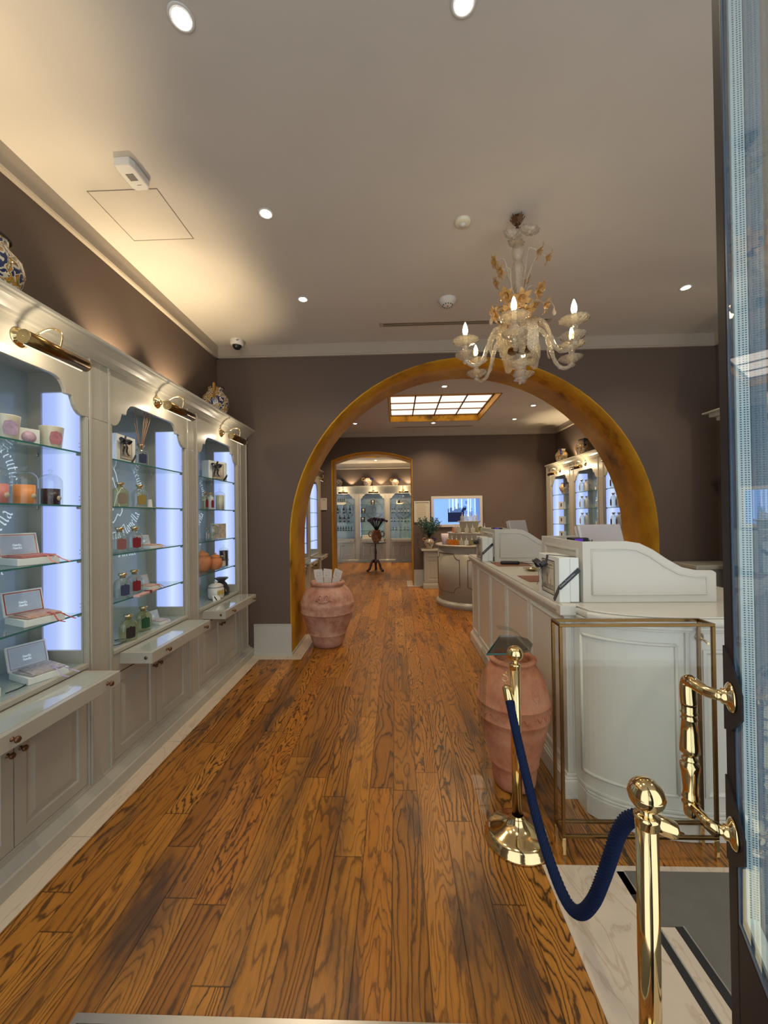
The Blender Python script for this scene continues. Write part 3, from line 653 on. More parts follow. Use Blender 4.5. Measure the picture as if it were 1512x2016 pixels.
    for z in (1.083, 1.380, 1.677, 1.972):
        sh = MB().box(.020, D_-.026, .098, .916, z-.009, z-.0005).build('glass_shelf', 'glass', c)
        MB().box(D_-.0262, D_-.0250, .098, .916, z-.009, z-.0005).build('shelf_edge', 'gedge', sh)
        mb = MB()
        for x in (.075, .315):
            for yy in (.912, .104): mb.tube([(x, yy-.008, z-.014), (x, yy+.008, z-.014)], .008, 10)
            for dz in (.035, .055): mb.box(x-.002, x+.002, .9165, .918, z-.009+dz, z-.005+dz)
        mb.build('shelf_stud', 'steel', sh)
    MB().box(.018, D_-.022, .096, .918, .795, .801).build('deck_glass', 'frost', c)
    # slide-out tray
    t = MB().box(D_-.02, D_+.206, .150, .895, .703, .772).build('slide_out_tray', 'white', c, bevel=.002)
    MB().box(D_+.015, D_+.180, .175, .870, .7722, .7735).build('glass_inset', 'traytop', t)
    for y in (.30, .80): make_knob(t, y, .742, D_+.206)
    MB().lathe([(0, 0), (.011, 0), (.009, .003), (0, .004)], 16, T=TX(D_+.165, .150, .738) @ RX(90)).build('cable_cap', 'bronze', t)
    for y0, y1, ky in ((.101, .506, .480), (.512, .916, .538)):
        d = raised_door(T @ TX(0, 0, D_-.004), y0, y1, .140, .650).build('door', 'white', c); make_knob(d, ky, .565, D_, 1.05)
    return c
M['frost'] = mat('white_frosted_deck', (0.30, 0.36, 0.33), 0.10, coat=0.6)
M['traytop'] = mat('white_back_painted_glass', (0.42, 0.45, 0.40), 0.04, coat=1.0)
def run_cabinets():
    cab = make_cabinet('cream display cabinet nearest the door on the left wall, with cups and glass domes')
    place(cab, (XL, 1.17, 0))
    lampo = thing('picture_lamp', 'brass picture lamp above the nearest left wall cabinet', 'lamp'); make_lamp(lampo); lampo.location = (XL, 1.17, 0)
    end = make_cabinet('cream display cabinet against the arch wall at left, with a black velvet pouch', end=.165); end.location = (XL, 3.21, 0)
    far = make_cabinet('cream display cabinet in the far room facing the doorway, with rows of wine bottles', ink='ink')
    def cp(src, lab, loc, rz=0, group=None):
        c = copy_tree(src); place(c, loc, rz, lab, group)
        if c.parent: c.parent = None
        return c
    def lm(lab, loc, rz=0): return cp(lampo, lab, loc, rz)
    cp(cab, 'cream display cabinet on the left wall, second from the door, with gold-capped scent bottles', (XL, 2.19, 0))
    lm('brass picture lamp above the left wall cabinet with the reed diffuser', (XL, 2.19, 0))
    lm('brass picture lamp nearest the arch on the left wall', (XL, 3.21, 0))
    # room 2, left wall, up to its back wall
    for i, y in enumerate((7.565, 6.545, 5.525)):
        cp(end if i == 0 else cab, ['cream display cabinet beyond the arch on the left, touching the back wall', 'cream display cabinet beyond the arch on the left, middle of its run', 'cream display cabinet just behind the left arch jamb'][i], (XL, y, 0))
        if i < 1: lm('brass picture lamp beyond the arch on the left, beside the small framed notice', (XL, y, 0))
    # right walls, facing left (rz = 180)
    XRW = 3.59
    for i, y in enumerate((8.25, 7.23, 6.21)):
        cp(cab, ['cream display cabinet beyond the arch on the right, farthest, with a two-handled jar', 'cream display cabinet beyond the arch on the right, middle, with pairs of lotion bottles', 'cream display cabinet beyond the arch on the right, partly behind the gilt arch'][i], (XRW, y, 0), PI)
        lm(['brass picture lamp on the farthest right-hand cabinet', 'brass picture lamp on the middle right-hand cabinet beyond the arch', 'brass picture lamp on the right cabinet cut by the gilt arch'][i], (XRW, y, 0), PI)
    for i, y in enumerate((3.79, 2.77)):
        cp(cab, ['cream display cabinet seen through the glass door at right', 'cream display cabinet on the right wall nearest the open door'][i], (XRW, y, 0), PI)
        lm(['brass picture lamp seen through the glass door', 'brass picture lamp on the right wall nearest the open door'][i], (XRW, y, 0), PI)
    # room 3, facing the camera (rz = -90)
    for i, x in enumerate((-2.34, -1.32, -.30, .72)):
        o = far if i == 0 else copy_tree(far)
        place(o, (x, 13.5, 0), -PI/2, ['cream display cabinet in the far room facing the doorway, with rows of wine bottles', 'cream display cabinet in the far room behind the round pedestal table', 'cream display cabinet in the far room with rows of small dark-capped bottles', 'cream display cabinet in the far room, hidden past the right of the doorway'][i])
        lm(['brass picture lamp over the wine bottle cabinet in the far room', 'brass picture lamp over the cabinet behind the pedestal table', 'brass picture lamp over the far cabinet of small bottles', 'brass picture lamp in the far room past the right of the doorway'][i], (x, 13.5, 0), -PI/2)
    for nm, x0, y0, rz in (('l', XL, 1.17, 0), ('l', XL, 2.19, 0), ('l', XL, 3.21, 0), ('r', XRW, 8.25, PI), ('r', XRW, 7.23, PI), ('r', XRW, 6.21, PI), ('r', XRW, 3.79, PI), ('b', -2.34, 13.5, -PI/2), ('b', -1.32, 13.5, -PI/2), ('b', -.30, 13.5, -PI/2)):
        v = Matrix.Rotation(rz, 3, 'Z') @ Vector((D_+.115, .56, 0)); light('picture_lamp_light', 'POINT', (x0+v.x, y0+v.y, 2.395), PIC_W*(2.2 if nm == 'b' else 2.4 if nm == 'r' else 1), WARMER if nm != 'l' else WARM, .012)
run_cabinets()
# finished ends of the right-hand runs
tag(MB().box(3.24, 3.59, 8.252, 8.42, 0, 2.60).build('end_pilaster', 'white', bevel=.004), 'cream end pilaster of the right-hand cabinets beyond the arch', 'pilaster')
tag(MB().box(3.24, 3.59, 3.792, 3.95, 0, 2.51).box(3.14, 3.59, 3.792, 4.05, 2.585, 2.60).box(3.18, 3.59, 3.792, 4.01, 2.545, 2.585).box(3.22, 3.59, 3.792, 3.97, 2.505, 2.545).build('end_pilaster', 'white', bevel=.006), 'cream end pilaster with crown of the near right-hand cabinets', 'pilaster')

# ------------------------------------------------------------------ ceiling fittings
def downlight_proto():
    r = empty('recessed_spotlight')
    MB().lathe([(.050, -.0015), (.050, .0), (.036, .0), (.034, -.004), (.050, -.004), (.052, -.0015), (.050, -.0015)], 28).build('trim_ring', 'wplastic', r)
    MB().lathe([(0, -.0018), (.026, -.0022), (.034, -.0012)], 20).build('lamp_face', 'spot', r)
    return r
dl = downlight_proto(); first = True
DL = [(-.827, 1.49, ZC, 'large recessed ceiling spotlight above the left wall lamps'), (.288, 1.49, ZC, 'recessed ceiling spotlight cut by the top edge of the photo'), (-.827, 2.485, ZC, 'recessed spotlight beside the ceiling hatch'),
      (-.827, 3.49, ZC, 'recessed spotlight between the hatch and the arch'), (2.593, 3.49, ZC, 'recessed spotlight right of the chandelier'),
      (.741, 5.738, ZC2, 'recessed spotlight just inside the crown of the arch'), (.795, 8.02, ZC2, 'recessed spotlight just beyond the skylight'), (2.441, 6.867, ZC2, 'recessed spotlight right of the skylight, the nearer one'),
      (2.404, 7.826, ZC2, 'recessed spotlight right of the skylight, the farther one'), (-.824, 7.935, ZC2, 'recessed spotlight left of the skylight'),
      (-.66, 12.75, ZC3, 'recessed spotlight in the far room, left one under its skylight'), (.34, 12.75, ZC3, 'recessed spotlight in the far room, right one near the doorway edge')]
for x, y, z, lab in DL:
    o = dl if first else copy_tree(dl); first = False
    place(o, (x, y, z), 0, lab); o['category'] = 'light'
    light('downlight', 'SPOT', (x, y, z-.012), DOWN_W*(1.0 if z == ZC else 3.0 if z == ZC2 else 5.0), WARM if z == ZC else (1.0, .74, .46), .03, spot=125, blend=.8)
o = copy_tree(dl); place(o, (2.593, 1.49, ZC), 0, 'recessed spotlight on the ceiling hidden behind the glass door'); o['category'] = 'light'
light('downlight', 'SPOT', (2.593, 1.49, ZC-.012), DOWN_W, WARM, .03, spot=125, blend=.8)
# uplights lying on top of the wall cabinets, behind the crown
def uplight(x, y, lab, rx=0, w=UP_W):
    r = thing('uplight', lab, 'light', (x, y, 2.556))
    MB().box(-.04, .04, -.06, .06, 0, .03).build('housing', 'bronze', r); MB().box(-.03, .03, -.05, .05, .030, .032).build('lamp_face', 'upface', r)
    light('uplight_beam', 'SPOT', (x, y, 2.60), w, WARMER, .035, rot=(PI+rx, 0, 0), spot=100, blend=.5)
M['upface'] = emis('warm_uplight_glow', (1.0, .8, .5), 6)
uplight(XL+.12, 1.35, 'small uplight on top of the nearest left cabinet')
uplight(XL+.12, 2.72, 'small uplight on top of the left cabinet near the ceiling hatch')
uplight(XL+.12, 3.45, 'small uplight on the left cabinets beside the painted jar')
uplight(3.47, 7.75, 'small uplight on the right cabinets beyond the arch', w=UP_W*.8)
for x in (-1.55, -.52, .45): 
    light('uplight_beam', 'SPOT', (x, 13.40, 2.60), UP_W*.5, WARMER, .03, rot=(PI, 0, 0), spot=100, blend=.3)
# hatch, detector, sensors, vents, camera
tag(MB().box(-1.848, -1.414, 2.263, 2.267, ZC-.002, ZC-.0005).box(-1.848, -1.414, 2.685, 2.688, ZC-.002, ZC-.0005).box(-1.848, -1.845, 2.263, 2.688, ZC-.002, ZC-.0005).box(-1.417, -1.414, 2.263, 2.688, ZC-.002, ZC-.0005).build('ceiling_hatch', 'hatchline'), 'square flush access hatch in the ceiling at left', 'hatch') if False else None
hm = mat('hatch_joint_shadow_gap', (0.20, 0.17, 0.14), 0.9); M['hatchline'] = hm
hh = thing('ceiling_hatch', 'square flush access hatch in the ceiling above the left cabinets', 'hatch', (-1.63, 2.475, ZC))
MB().box(-.212, .212, -.207, .207, -.0015, 0).build('hatch_panel', 'ceil', hh)
MB().box(-.217, .217, -.212, -.2085, -.0022, 0).box(-.217, .217, .2085, .212, -.0022, 0).box(-.217, -.2135, -.212, .212, -.0022, 0).box(.2135, .217, -.212, .212, -.0022, 0).build('joint', 'hatchline', hh)
s = thing('motion_sensor', 'beige oblong ceiling sensor beside the hatch', 'sensor', (-1.478, 2.135, ZC), R(-2))
MB().prism([(-.045, -.085), (.045, -.085), (.055, -.05), (.055, .07), (.035, .095), (-.035, .095), (-.055, .07), (-.055, -.05)], -.045, 0).build('casing', 'wplastic', s, bevel=.008)
MB().box(-.022, .022, -.022, .022, -.0465, -.044).build('window', 'black', s); MB().box(-.006, .02, .05, .053, -.0455, -.044).build('slot', 'black', s)
s = thing('smoke_detector', 'white domed smoke detector left of the chandelier candles', 'detector', (.50, 3.57, ZC))
MB().lathe([(.080, 0), (.080, -.012), (.072, -.026), (.045, -.052), (.030, -.062), (0, -.064)], 32).build('body', 'wplastic', s)
mb = MB()
for k in range(12): mb.box(-.004, .004, -.0465, -.042, -.060, -.046, RZ(30*k))
mb.build('vent', 'black', s); MB().ball((0, -.01, -.064), .007, 10, 6).build('indicator', 'redc', s)
s = thing('ceiling_sounder', 'flat beige round ceiling disc near the chandelier canopy', 'sensor', (.477, 2.618, ZC))
MB().lathe([(.055, 0), (.055, -.010), (.048, -.020), (.018, -.024), (0, -.024)], 32).build('body', 'cupm', s); MB().lathe([(.024, -.0235), (.024, -.029), (0, -.030)], 20).build('centre_button', 'wplastic', s)
def slot_vent(lab, x0, x1, y, z, w=.045):
    s = thing('air_vent', lab, 'vent', ((x0+x1)/2, y, z)); h = (x1-x0)/2
    MB().box(-h, h, -w, w, -.004, 0).build('frame', 'cornice', s); MB().box(-h+.04, h-.04, -.022, -.010, -.0048, 0).box(-h+.04, h-.04, .010, .022, -.0048, 0).build('slot', 'black', s)
slot_vent('long slotted ceiling vent behind the chandelier', -.15, 1.62, 4.005, ZC)
slot_vent('long slotted ceiling vent beyond the skylight', -.03, 1.68, 8.35, ZC2, .035)
s = thing('security_camera', 'white dome security camera on the ceiling over the painted jar', 'camera', (-1.763, 4.27, ZC))
MB().lathe([(.072, 0), (.072, -.045), (.064, -.058), (.052, -.060)], 28).build('housing', 'wplastic', s)
MB().lathe([(.050, -.058), (.046, -.076), (.030, -.096), (0, -.104)], 24).build('dome', 'black', s); MB().box(.02, .045, -.070, -.0685, -.03, -.022).build('badge', 'black', s)

# ------------------------------------------------------------------ cash desk (L-shaped counter with a bowed front)
def desk_outline(o, y1=4.93):
    pts = [(.950-o, y1+o), (.950-o, 2.225-o), (.992, 2.225-o)]
    cx, cy, ra, rb = 1.46, 2.20, .468+o, .255+o
    for i in range(1, 19):
        t = PI+PI/2*i/18; x, y = cx+ra*math.cos(t), cy+rb*math.sin(t)
        if x > .995: pts.append((x, y))
    pts += [(2.15+o, cy-rb), (2.15+o, 2.85+o), (1.58+o, 2.85+o), (1.58+o, y1+o)]
    return pts
desk = thing('cash_desk', 'long ivory panelled cash desk with a bowed near end, running through the arch', 'counter')
I4 = Matrix.Identity(4)
MB().prism(desk_outline(0), 0.02, 1.02).build('body', 'desk', desk)
mb = MB().prism(desk_outline(.026), 0, .105); mb.prism(desk_outline(.020), .105, .118).prism(desk_outline(.010), .118, .135); mb.build('plinth', 'desk', desk, bevel=.004)
MB().prism(desk_outline(.040), 1.034, 1.078).build('bullnose_edge', 'desk', desk, bevel=.017, seg=4)
mb = MB().prism(desk_outline(.012), 1.004, 1.018).prism(desk_outline(.024), 1.018, 1.036).prism(desk_outline(.028), 1.078, 1.087)
mb.build('worktop', 'desk', desk, bevel=.005, seg=3)
MB().box(.905, .994, 2.182, 2.235, 1.030, 1.083).build('corner_block', 'desk', desk, bevel=.003)
def fr(mb, T, x0, x1, y0, y1): return mb.relief(T, x0, x1, y0, y1, [(0, -.002), (0, .006), (.012, .010), (.022, .004), (.026, -.001)])
Tl = basis((.950, 0, 0), (0, -1, 0), (0, 0, 1), (-1, 0, 0))
ys = [2.26, 2.80, 3.39, 3.97, 4.55, 4.90]
for a, b in zip(ys, ys[1:]):
    fr(MB(), Tl, -b+.02, -a-.02, .17, .98).build('side_panel', 'desk', desk)
# bowed panel frame and straight door panels
def bow(t, o=0): return (1.46+(.468+o)*math.cos(t), 2.20+(.255+o)*math.sin(t))
mb = MB()
t0, t1 = PI+.20, PI+PI/2-.20
for z in (.94, .205):
    mb.tube([(*bow(t0+(t1-t0)*i/16, .001), z) for i in range(17)], .009, 8)
for t in (t0, t1): mb.tube([(*bow(t, .001), .205), (*bow(t, .001), .94)], .009, 8)
mb.build('bowed_panel_frame', 'desk', desk)
Tf = basis((0, 1.945, 0), (1, 0, 0), (0, 0, 1), (0, -1, 0))
mb = MB().box(1.405, 1.425, 1.937, 1.95, .135, 1.012); mb.build('pilaster_strip', 'desk', desk, bevel=.003)
fr(MB(), Tf, 1.49, 2.10, .20, .92).build('front_door', 'desk', desk)
Ts = basis((.95, 2.225, 0), (1, 0, 0), (0, 0, 1), (0, -1, 0))
MB().box(.950, .958, 2.217, 2.225, .135, 1.0).box(.984, .992, 2.217, 2.225, .135, 1.0).build('corner_bead', 'desk', desk, bevel=.002)

def till_screen(label, x, y, L=.74, dp=.60):
    t = thing('till_surround', label, 'till screen', (x, y, 1.0875))
    prof = [(0, 0), (L, 0), (L, .165), (L-.02, .178), (L-.11, .180), (L-.19, .198), (L-.27, .245), (L-.35, .300), (L-.42, .335), (L-.49, .347), (0, .347)]
    T = basis((0, 0, 0), (1, 0, 0), (0, 0, 1), (0, -1, 0))
    MB().prism(prof, -.022, 0, T).build('side_panel', 'desk', t, bevel=.003)
    MB().prism(prof, -.022, 0, T @ TX(0, 0, -dp)).build('side_panel', 'desk', t, bevel=.003)
    MB().box(0, .022, .022, dp, 0, .345).build('front_panel', 'desk', t, bevel=.003)
    MB().box(.022, L-.3, .022, dp, .16, .178).build('shelf', 'desk', t)
    inn = [(.05, .045), (L-.055, .045), (L-.055, .140), (L-.12, .142), (L-.21, .160), (L-.29, .205), (L-.37, .262), (L-.44, .296), (L-.50, .305), (.05, .305)]
    pts = [T @ Vector((a, b, .001)) for a, b in inn]; MB().tube(pts+[pts[0]], .005, 6).build('panel_moulding', 'desk', t)
    fr(MB(), basis((0, 0, 0), (0, -1, 0), (0, 0, 1), (-1, 0, 0)), -dp+.05, -.05, .045, .305).build('panel_moulding', 'desk', t)
    return t
till_screen('nearest ivory till surround with an S-curved side, on the cash desk', 1.058, 2.235)
till_screen('farther ivory till surround with an S-curved side, on the cash desk', 1.050, 4.16, .72)
def monitor(label, x, y, z, rz, w=.34, h=.24, txt=True):
    t = thing('till_monitor', label, 'monitor', (x, y, z), rz)
    Tm = TX(0, 0, .06) @ RX(-16)
    MB().box(-w/2, w/2, -.028, 0, 0, h, Tm).build('back_shell', 'mwrap', t, bevel=.012, seg=3)
    MB().box(-w/2+.004, w/2-.004, 0, .022, .003, h-.003, Tm).build('bezel', 'wplastic', t, bevel=.006)
    MB().box(-w/2+.02, w/2-.02, .0215, .0225, .02, h-.02, Tm).build('screen', 'black', t)
    MB().prism([(-.09, -.10), (.09, -.10), (.09, .08), (-.09, .08)], 0, .012).tube([(0, -.02, .01), (0, -.045, .10), (0, -.035, .16)], .022, 10).build('stand', 'wplastic', t)
    if txt:
        mb = MB(); lettering(mb, 'ms', .05, on_plane(Tm @ basis((-w/2+.03, -.0295, .09), (1, 0, 0), (0, 0, 1), (0, -1, 0))), .07); mb.build('logo_lettering', 'ink', t)
    return t
monitor('wrapped white till monitor behind the nearest till surround', 1.35, 2.56, 1.240, R(14), .33, .225)
monitor('wrapped white till monitor behind the farther till surround', 1.42, 4.50, 1.245, R(30), .28, .22, False)
def pinpad(name, label, x, y, z, rz, m='purple'):
    t = thing(name, label, 'card reader', (x, y, z), rz)
    MB().prism([(-.055, -.03), (.055, -.04), (.06, .03), (-.05, .04)], 0, .030).build('casing', 'black', t, bevel=.006)
    MB().box(-.045, .01, -.0415, -.037, .008, .024).build('display', m, t); return t
pinpad('customer_display', 'small black device with violet display on the nearest till surround', 1.165, 2.53, 1.410, R(12))
MB().box(1.155, 1.175, 2.52, 2.54, 1.266, 1.410).build('pedestal', 'black', bpy.data.objects['customer_display']).matrix_parent_inverse = Matrix.Translation((-1.165, -2.53, -1.410))
pinpad('customer_display', 'small black device with violet display on the farther till surround', 1.17, 4.55, 1.410, R(12))
o = MB().box(-.01, .01, -.01, .01, -.144, 0).build('pedestal', 'black', bpy.data.objects['customer_display.001'])
# gift boxes with ribbon
def make_bow(mb, c, s=1.0):
    c = Vector(c)
    for sg in (1, -1):
        loop = [c, c+Vector((-.018, sg*.025, .018))*s, c+Vector((-.026, sg*.052, .026))*s, c+Vector((-.012, sg*.062, .012))*s, c+Vector((-.010, sg*.035, -.006))*s, c]
        mb.strip(smooth(loop, 4), (1, 0, .6), .026*s, .0015)
        tail = [c, c+Vector((-.016, sg*.016, -.03))*s, c+Vector((-.012, sg*.022+.004, -.07))*s, c+Vector((-.020, sg*.034, -.10))*s]
        mb.strip(smooth(tail, 4), (.3, 1, 0), [.014*s, .016*s, .018*s]*4+[.02*s], .0015)
    mb.ball(c+Vector((-.006, 0, 0)), .013*s, 10, 8, (1, 1.1, .9)); return mb
def gift_box(label, loc, w=.315, th=.112, h=.256, rz=0, group=None, print_=True):
    # w along y, th along x (face looks to -x)
    g = thing('gift_box', label, 'box', loc, rz, group)
    MB().box(0, th*.55, 0, w, 0, h).build('box_lid', 'paper', g, bevel=.003); MB().box(th*.55+.001, th, .001, w-.001, .003, h-.001).build('box_base', 'paper', g, bevel=.003)
    Tp = basis((-.0008, w/2, h/2), (0, -1, 0), (0, 0, 1), (-1, 0, 0)); pw, ph = w*.62, h*.80
    lb = MB().prism([(-pw/2, -ph/2), (pw/2, -ph/2), (pw/2, ph/2), (-pw/2, ph/2)], 0, .0006, Tp).build('printed_label', 'paperp', g)
    mb = MB(); e = .0012
    def q(x0, x1, y0, y1): mb.face([mb.v(Tp @ Vector(p)) for p in ((x0, y0, e), (x1, y0, e), (x1, y1, e), (x0, y1, e))])
    for k, wd in ((0, .0055), (.012, .0018)):
        a, b = pw/2-k, ph/2-k; q(-a, a, b-wd, b); q(-a, a, -b, -b+wd); q(-a, -a+wd, -b, b); q(a-wd, a, -b, b)
    rnd = random.Random(4)
    x = -pw/2+.02
    while x < pw/2-.02:
        hh = rnd.uniform(.012, .03)+(.06 if -.03 < x < 0 else 0)+(.035 if .03 < x < .05 else 0); q(x, x+.0022, -ph/2+.03, -ph/2+.03+hh); q(x, x+.010, -ph/2+.03+hh, -ph/2+.0315+hh); x += rnd.uniform(.005, .011)
    q(-pw/2+.018, pw/2-.018, -ph/2+.027, -ph/2+.030); q(-pw/2+.02, pw/2-.02, ph/2-.05, ph/2-.048)
    lettering(mb, 'Santa Maria Novella', .0155*pw/.195, on_plane(Tp @ TX(-text_w('Santa Maria Novella')*.0155*pw/.195/2, ph/2-.036, e)), .07)
    mb.build('print', 'ink', lb)
    r = .026; mb = MB()
    # diagonal band: up across the face, over the top, and across the near end
    mb.strip([(-.0022, w*.30-.02, 0), (-.0022, -.001, h*.34)], (0, .8, .6), r, .001)
    mb.strip([(-.002, -.0018, h*.325), (th+.001, -.0018, h*.74)], (-.6, 0, .8), r, .001)
    mb.strip([(-.0022, w*.62, h*.72), (-.0022, w*.52, h+.0005)], (0, .9, .3), r, .001)
    mb.strip([(-.001, w*.52, h+.0018), (th+.001, w*.10, h+.0018)], (.5, .8, 0), r*.8, .001)
    mb.build('ribbon_band', 'ribbon', g)
    dv = Vector((th+.003, 0, h*.415)).normalized(); Tt = basis(Vector((-.002, -.0032, h*.325))+dv*.008-Vector((-dv.z, 0, dv.x))*.003, dv, (-dv.z, 0, dv.x), (0, -1, 0)); mb = MB()
    lettering(mb, 'Profumo Farmaceutica', .0125, on_plane(Tt), .05); mb.build('ribbon_lettering', 'wplastic', g)
    make_bow(MB(), (-.010, w*.68, h*.72), 1.25).build('bow', 'ribbon', g)
    return g
gb = gift_box('white gift box with navy ribbon at the near corner of the cash desk', (.925, 2.236, 1.0875))
g2 = copy_tree(gb); place(g2, (.922, 4.185, 1.0875), 0, 'white gift box with navy ribbon at the far end of the cash desk')
# desk-top things
def leather(label, x0, x1, y0, y1):
    return tag(MB().box(x0, x1, y0, y1, 1.0875, 1.0915).build('leather_mat', 'leather', bevel=.001), label, 'desk mat')
leather('brown leather mat under the black card reader on the cash desk', .985, 1.32, 3.79, 4.10)
leather('brown leather mat behind the nearest till surround', .985, 1.30, 2.92, 3.20)
t = thing('card_reader', 'black card reader lying on the farther brown leather mat', 'card reader', (1.14, 3.93, 1.092), R(-8))
MB().prism([(-.085, -.035), (.07, -.04), (.09, -.02), (.09, .03), (.07, .04), (-.085, .035), (-.095, 0)], 0, .030).build('casing', 'black', t, bevel=.010, seg=3)
MB().box(-.05, .01, -.022, .022, .0298, .031).build('keypad', 'bronze', t)
MB().tube(smooth([(.085, 0, .014), (.14, .0, .012), (.20, -.03, .008), (.27, -.02, .008), (.33, .04, .008)]), .004, 6).build('cable', 'black', t)
t = thing('brass_dish', 'small shallow brass dish between the two leather mats', 'dish', (1.205, 3.50, 1.0875))
MB().lathe([(0, .002), (.03, .001), (.032, .006), (.055, .012), (.072, .020), (.074, .022), (.055, .016), (.03, .010), (0, .009)], 28).build('bowl', 'brass', t)
t = thing('glass_tumbler', 'clear little glass beside the brass dish on the cash desk', 'glass', (1.29, 3.62, 1.0875))
MB().lathe([(0, .002), (.035, .002), (.037, .09), (.035, .09), (.033, .006), (0, .006)], 24).build('cup', 'thinglass', t)

# ------------------------------------------------------------------ brass-framed glass case in front of the desk
cs = thing('glass_case', 'tall brass-framed glass case standing before the bowed cash desk', 'display case', (1.10, 1.86, 0))
x0, x1, y0, y1, z0, z1, b = -.352, .352, -.045, .055, .10, 1.085, .014
for nm, bx in (('top_rail', (x0, x1, y0, y0+b, z1-b, z1)), ('top_rail', (x0, x1, y1-b, y1, z1-b, z1)), ('bottom_rail', (x0, x1, y0, y0+b, z0, z0+b)), ('bottom_rail', (x0, x1, y1-b, y1, z0, z0+b)),
               ('top_rail', (x0, x0+b, y0+b, y1-b, z1-b, z1)), ('top_rail', (x1-b, x1, y0+b, y1-b, z1-b, z1)), ('bottom_rail', (x0, x0+b, y0+b, y1-b, z0, z0+b)), ('bottom_rail', (x1-b, x1, y0+b, y1-b, z0, z0+b))):
    MB().box(*bx).build(nm, 'brassd', cs, bevel=.0015)
for x, y in ((x0, y0), (x0, y1-b), (x1-b, y0), (x1-b, y1-b)):
    MB().box(x, x+b, y, y+b, z0+b, z1-b).build('post', 'brassd', cs, bevel=.0015); MB().box(x, x+b, y, y+b, 0, z0).build('leg', 'brass', cs, bevel=.001)
for bx in ((x0+b, x1-b, y0+.004, y0+.009, z0+b, z1-b), (x0+b, x1-b, y1-.009, y1-.004, z0+b, z1-b), (x0+.004, x0+.009, y0+b, y1-b, z0+b, z1-b), (x1-.009, x1-.004, y0+b, y1-b, z0+b, z1-b)):
    MB().box(*bx).build('glass_pane', 'thinglass2', cs)
t = thing('stay_rod', 'brass stay rod with round rose joining desk front and glass case', 'rod', (1.475, 1.944, .985))
MB().lathe([(0, 0), (.022, 0), (.022, .004), (.014, .008), (0, .010)], 20, T=RX(90)).build('rose', 'brass', t)
MB().tube([(0, -.004, 0), (-.022, -.085, -.006)], .0055, 8).build('rod', 'brass', t)

# ------------------------------------------------------------------ terracotta jars
def jar_body(mb, H, prof, n=56): return mb.lathe(prof, n)
orcio = thing('terracotta_urn', 'large pinkish lime-washed terracotta urn holding paper fans, inside the left arch jamb', 'urn', (-.868, 4.80, 0))
P = [(0, .01), (.165, 0), (.182, .02), (.205, .08), (.222, .145), (.226, .150), (.234, .156), (.234, .164), (.230, .170), (.262, .250), (.292, .340), (.312, .405), (.316, .412), (.330, .420), (.330, .430), (.325, .440),
     (.334, .500), (.336, .530), (.332, .545), (.325, .552), (.318, .575), (.300, .630), (.270, .680), (.225, .720), (.195, .735), (.190, .742), (.205, .750), (.214, .762), (.214, .778), (.206, .790), (.190, .795), (.172, .792), (.160, .775), (.165, .74), (.20, .70), (0, .68)]
MB().lathe(P, 64).build('body', 'terra', orcio)
def relief_curl(mb, R_, z0, a0, pts, r=.006):
    mb.tube(smooth([((R_+p[2] if len(p) > 2 else R_)*math.cos(a0+p[0]/R_), (R_+(p[2] if len(p) > 2 else 0))*math.sin(a0+p[0]/R_), z0+p[1]) for p in pts], 4), r, 8)
# fleur-de-lys relief on the shoulder (shoulder radius shrinks with height)
mb = MB(); rz_ = lambda z: .332-max(0, z-.552)*.36-max(0, z-.63)*.25
for sg in (1, -1):
    L_ = [(0, .575), (.004*sg, .62), (.02*sg, .655), (.045*sg, .665), (.065*sg, .645), (.055*sg, .62), (.04*sg, .63)]
    L2 = [(0, .60), (.03*sg, .59), (.05*sg, .60), (.075*sg, .62), (.085*sg, .60)]
    for L0 in (L_, L2):
        mb.tube(smooth([(rz_(z)*math.cos(-PI/2+a/.3+.0), rz_(z)*math.sin(-PI/2+a/.3), z) for a, z in L0], 4), .010, 8)
mb.tube([(0, -rz_(.57), .57), (0, -rz_(.60), .60), (0, -rz_(.66), .66)], [.003, .009, .004], 8)
mb.build('fleur_relief', 'terra', orcio)
def fan(label, x, y, rz, tilt, s=1):
    f = thing('paper_fan', label, 'fan', (x, y, .745), rz, None)
    T = RY(tilt)
    mb = MB(); mb.box(-.045, .045, -.004, .004, 0, .19, T); mb.prism([(-.052, .0), (.052, .0), (.052, .10), (-.052, .11)], .004, .010, T @ basis((0, 0, .09), (1, 0, 0), (0, 0, 1), (0, -1, 0)))
    mb.build('card', 'paperw', f)
    mb = MB(); Tc = T @ basis((0, -.0045, .135), (1, 0, 0), (0, 0, 1), (0, -1, 0)); mb.tube([Tc @ Vector(p) for p in ((-.022, -.02, .006), (.022, -.02, .006), (.022, .02, .006), (-.022, .02, .006), (-.022, -.02, .006))], .0022, 5)
    mb.build('printed_frame', 'sachg', f)
M['paperw'] = mat('patterned_white_packet', (0.60, 0.57, 0.51), 0.55, vary=0.18, vscale=60)
fan('white printed packet in the terracotta urn, left of three', -.955, 4.78, R(8), -8)
fan('white printed packet in the terracotta urn, middle of three', -.865, 4.79, 0, 2)
fan('white printed packet in the terracotta urn, right of three', -.770, 4.78, R(-10), 16)
j2 = thing('terracotta_jar', 'slender orange terracotta oil jar under bent glass beside the cash desk', 'urn', (.682, 2.335, .012))
Q = [(0, 0), (.118, 0), (.122, .02), (.130, .10), (.136, .125), (.142, .131), (.142, .139), (.140, .145), (.168, .25), (.190, .35), (.199, .400), (.205, .404), (.205, .410), (.201, .414), (.204, .46), (.204, .485), (.209, .489), (.209, .496), (.203, .500), (.198, .56), (.184, .63),
     (.160, .70), (.132, .755), (.120, .775), (.123, .782), (.134, .788), (.138, .80), (.134, .812), (.120, .818), (.105, .812), (.10, .79), (.12, .74), (0, .70)]
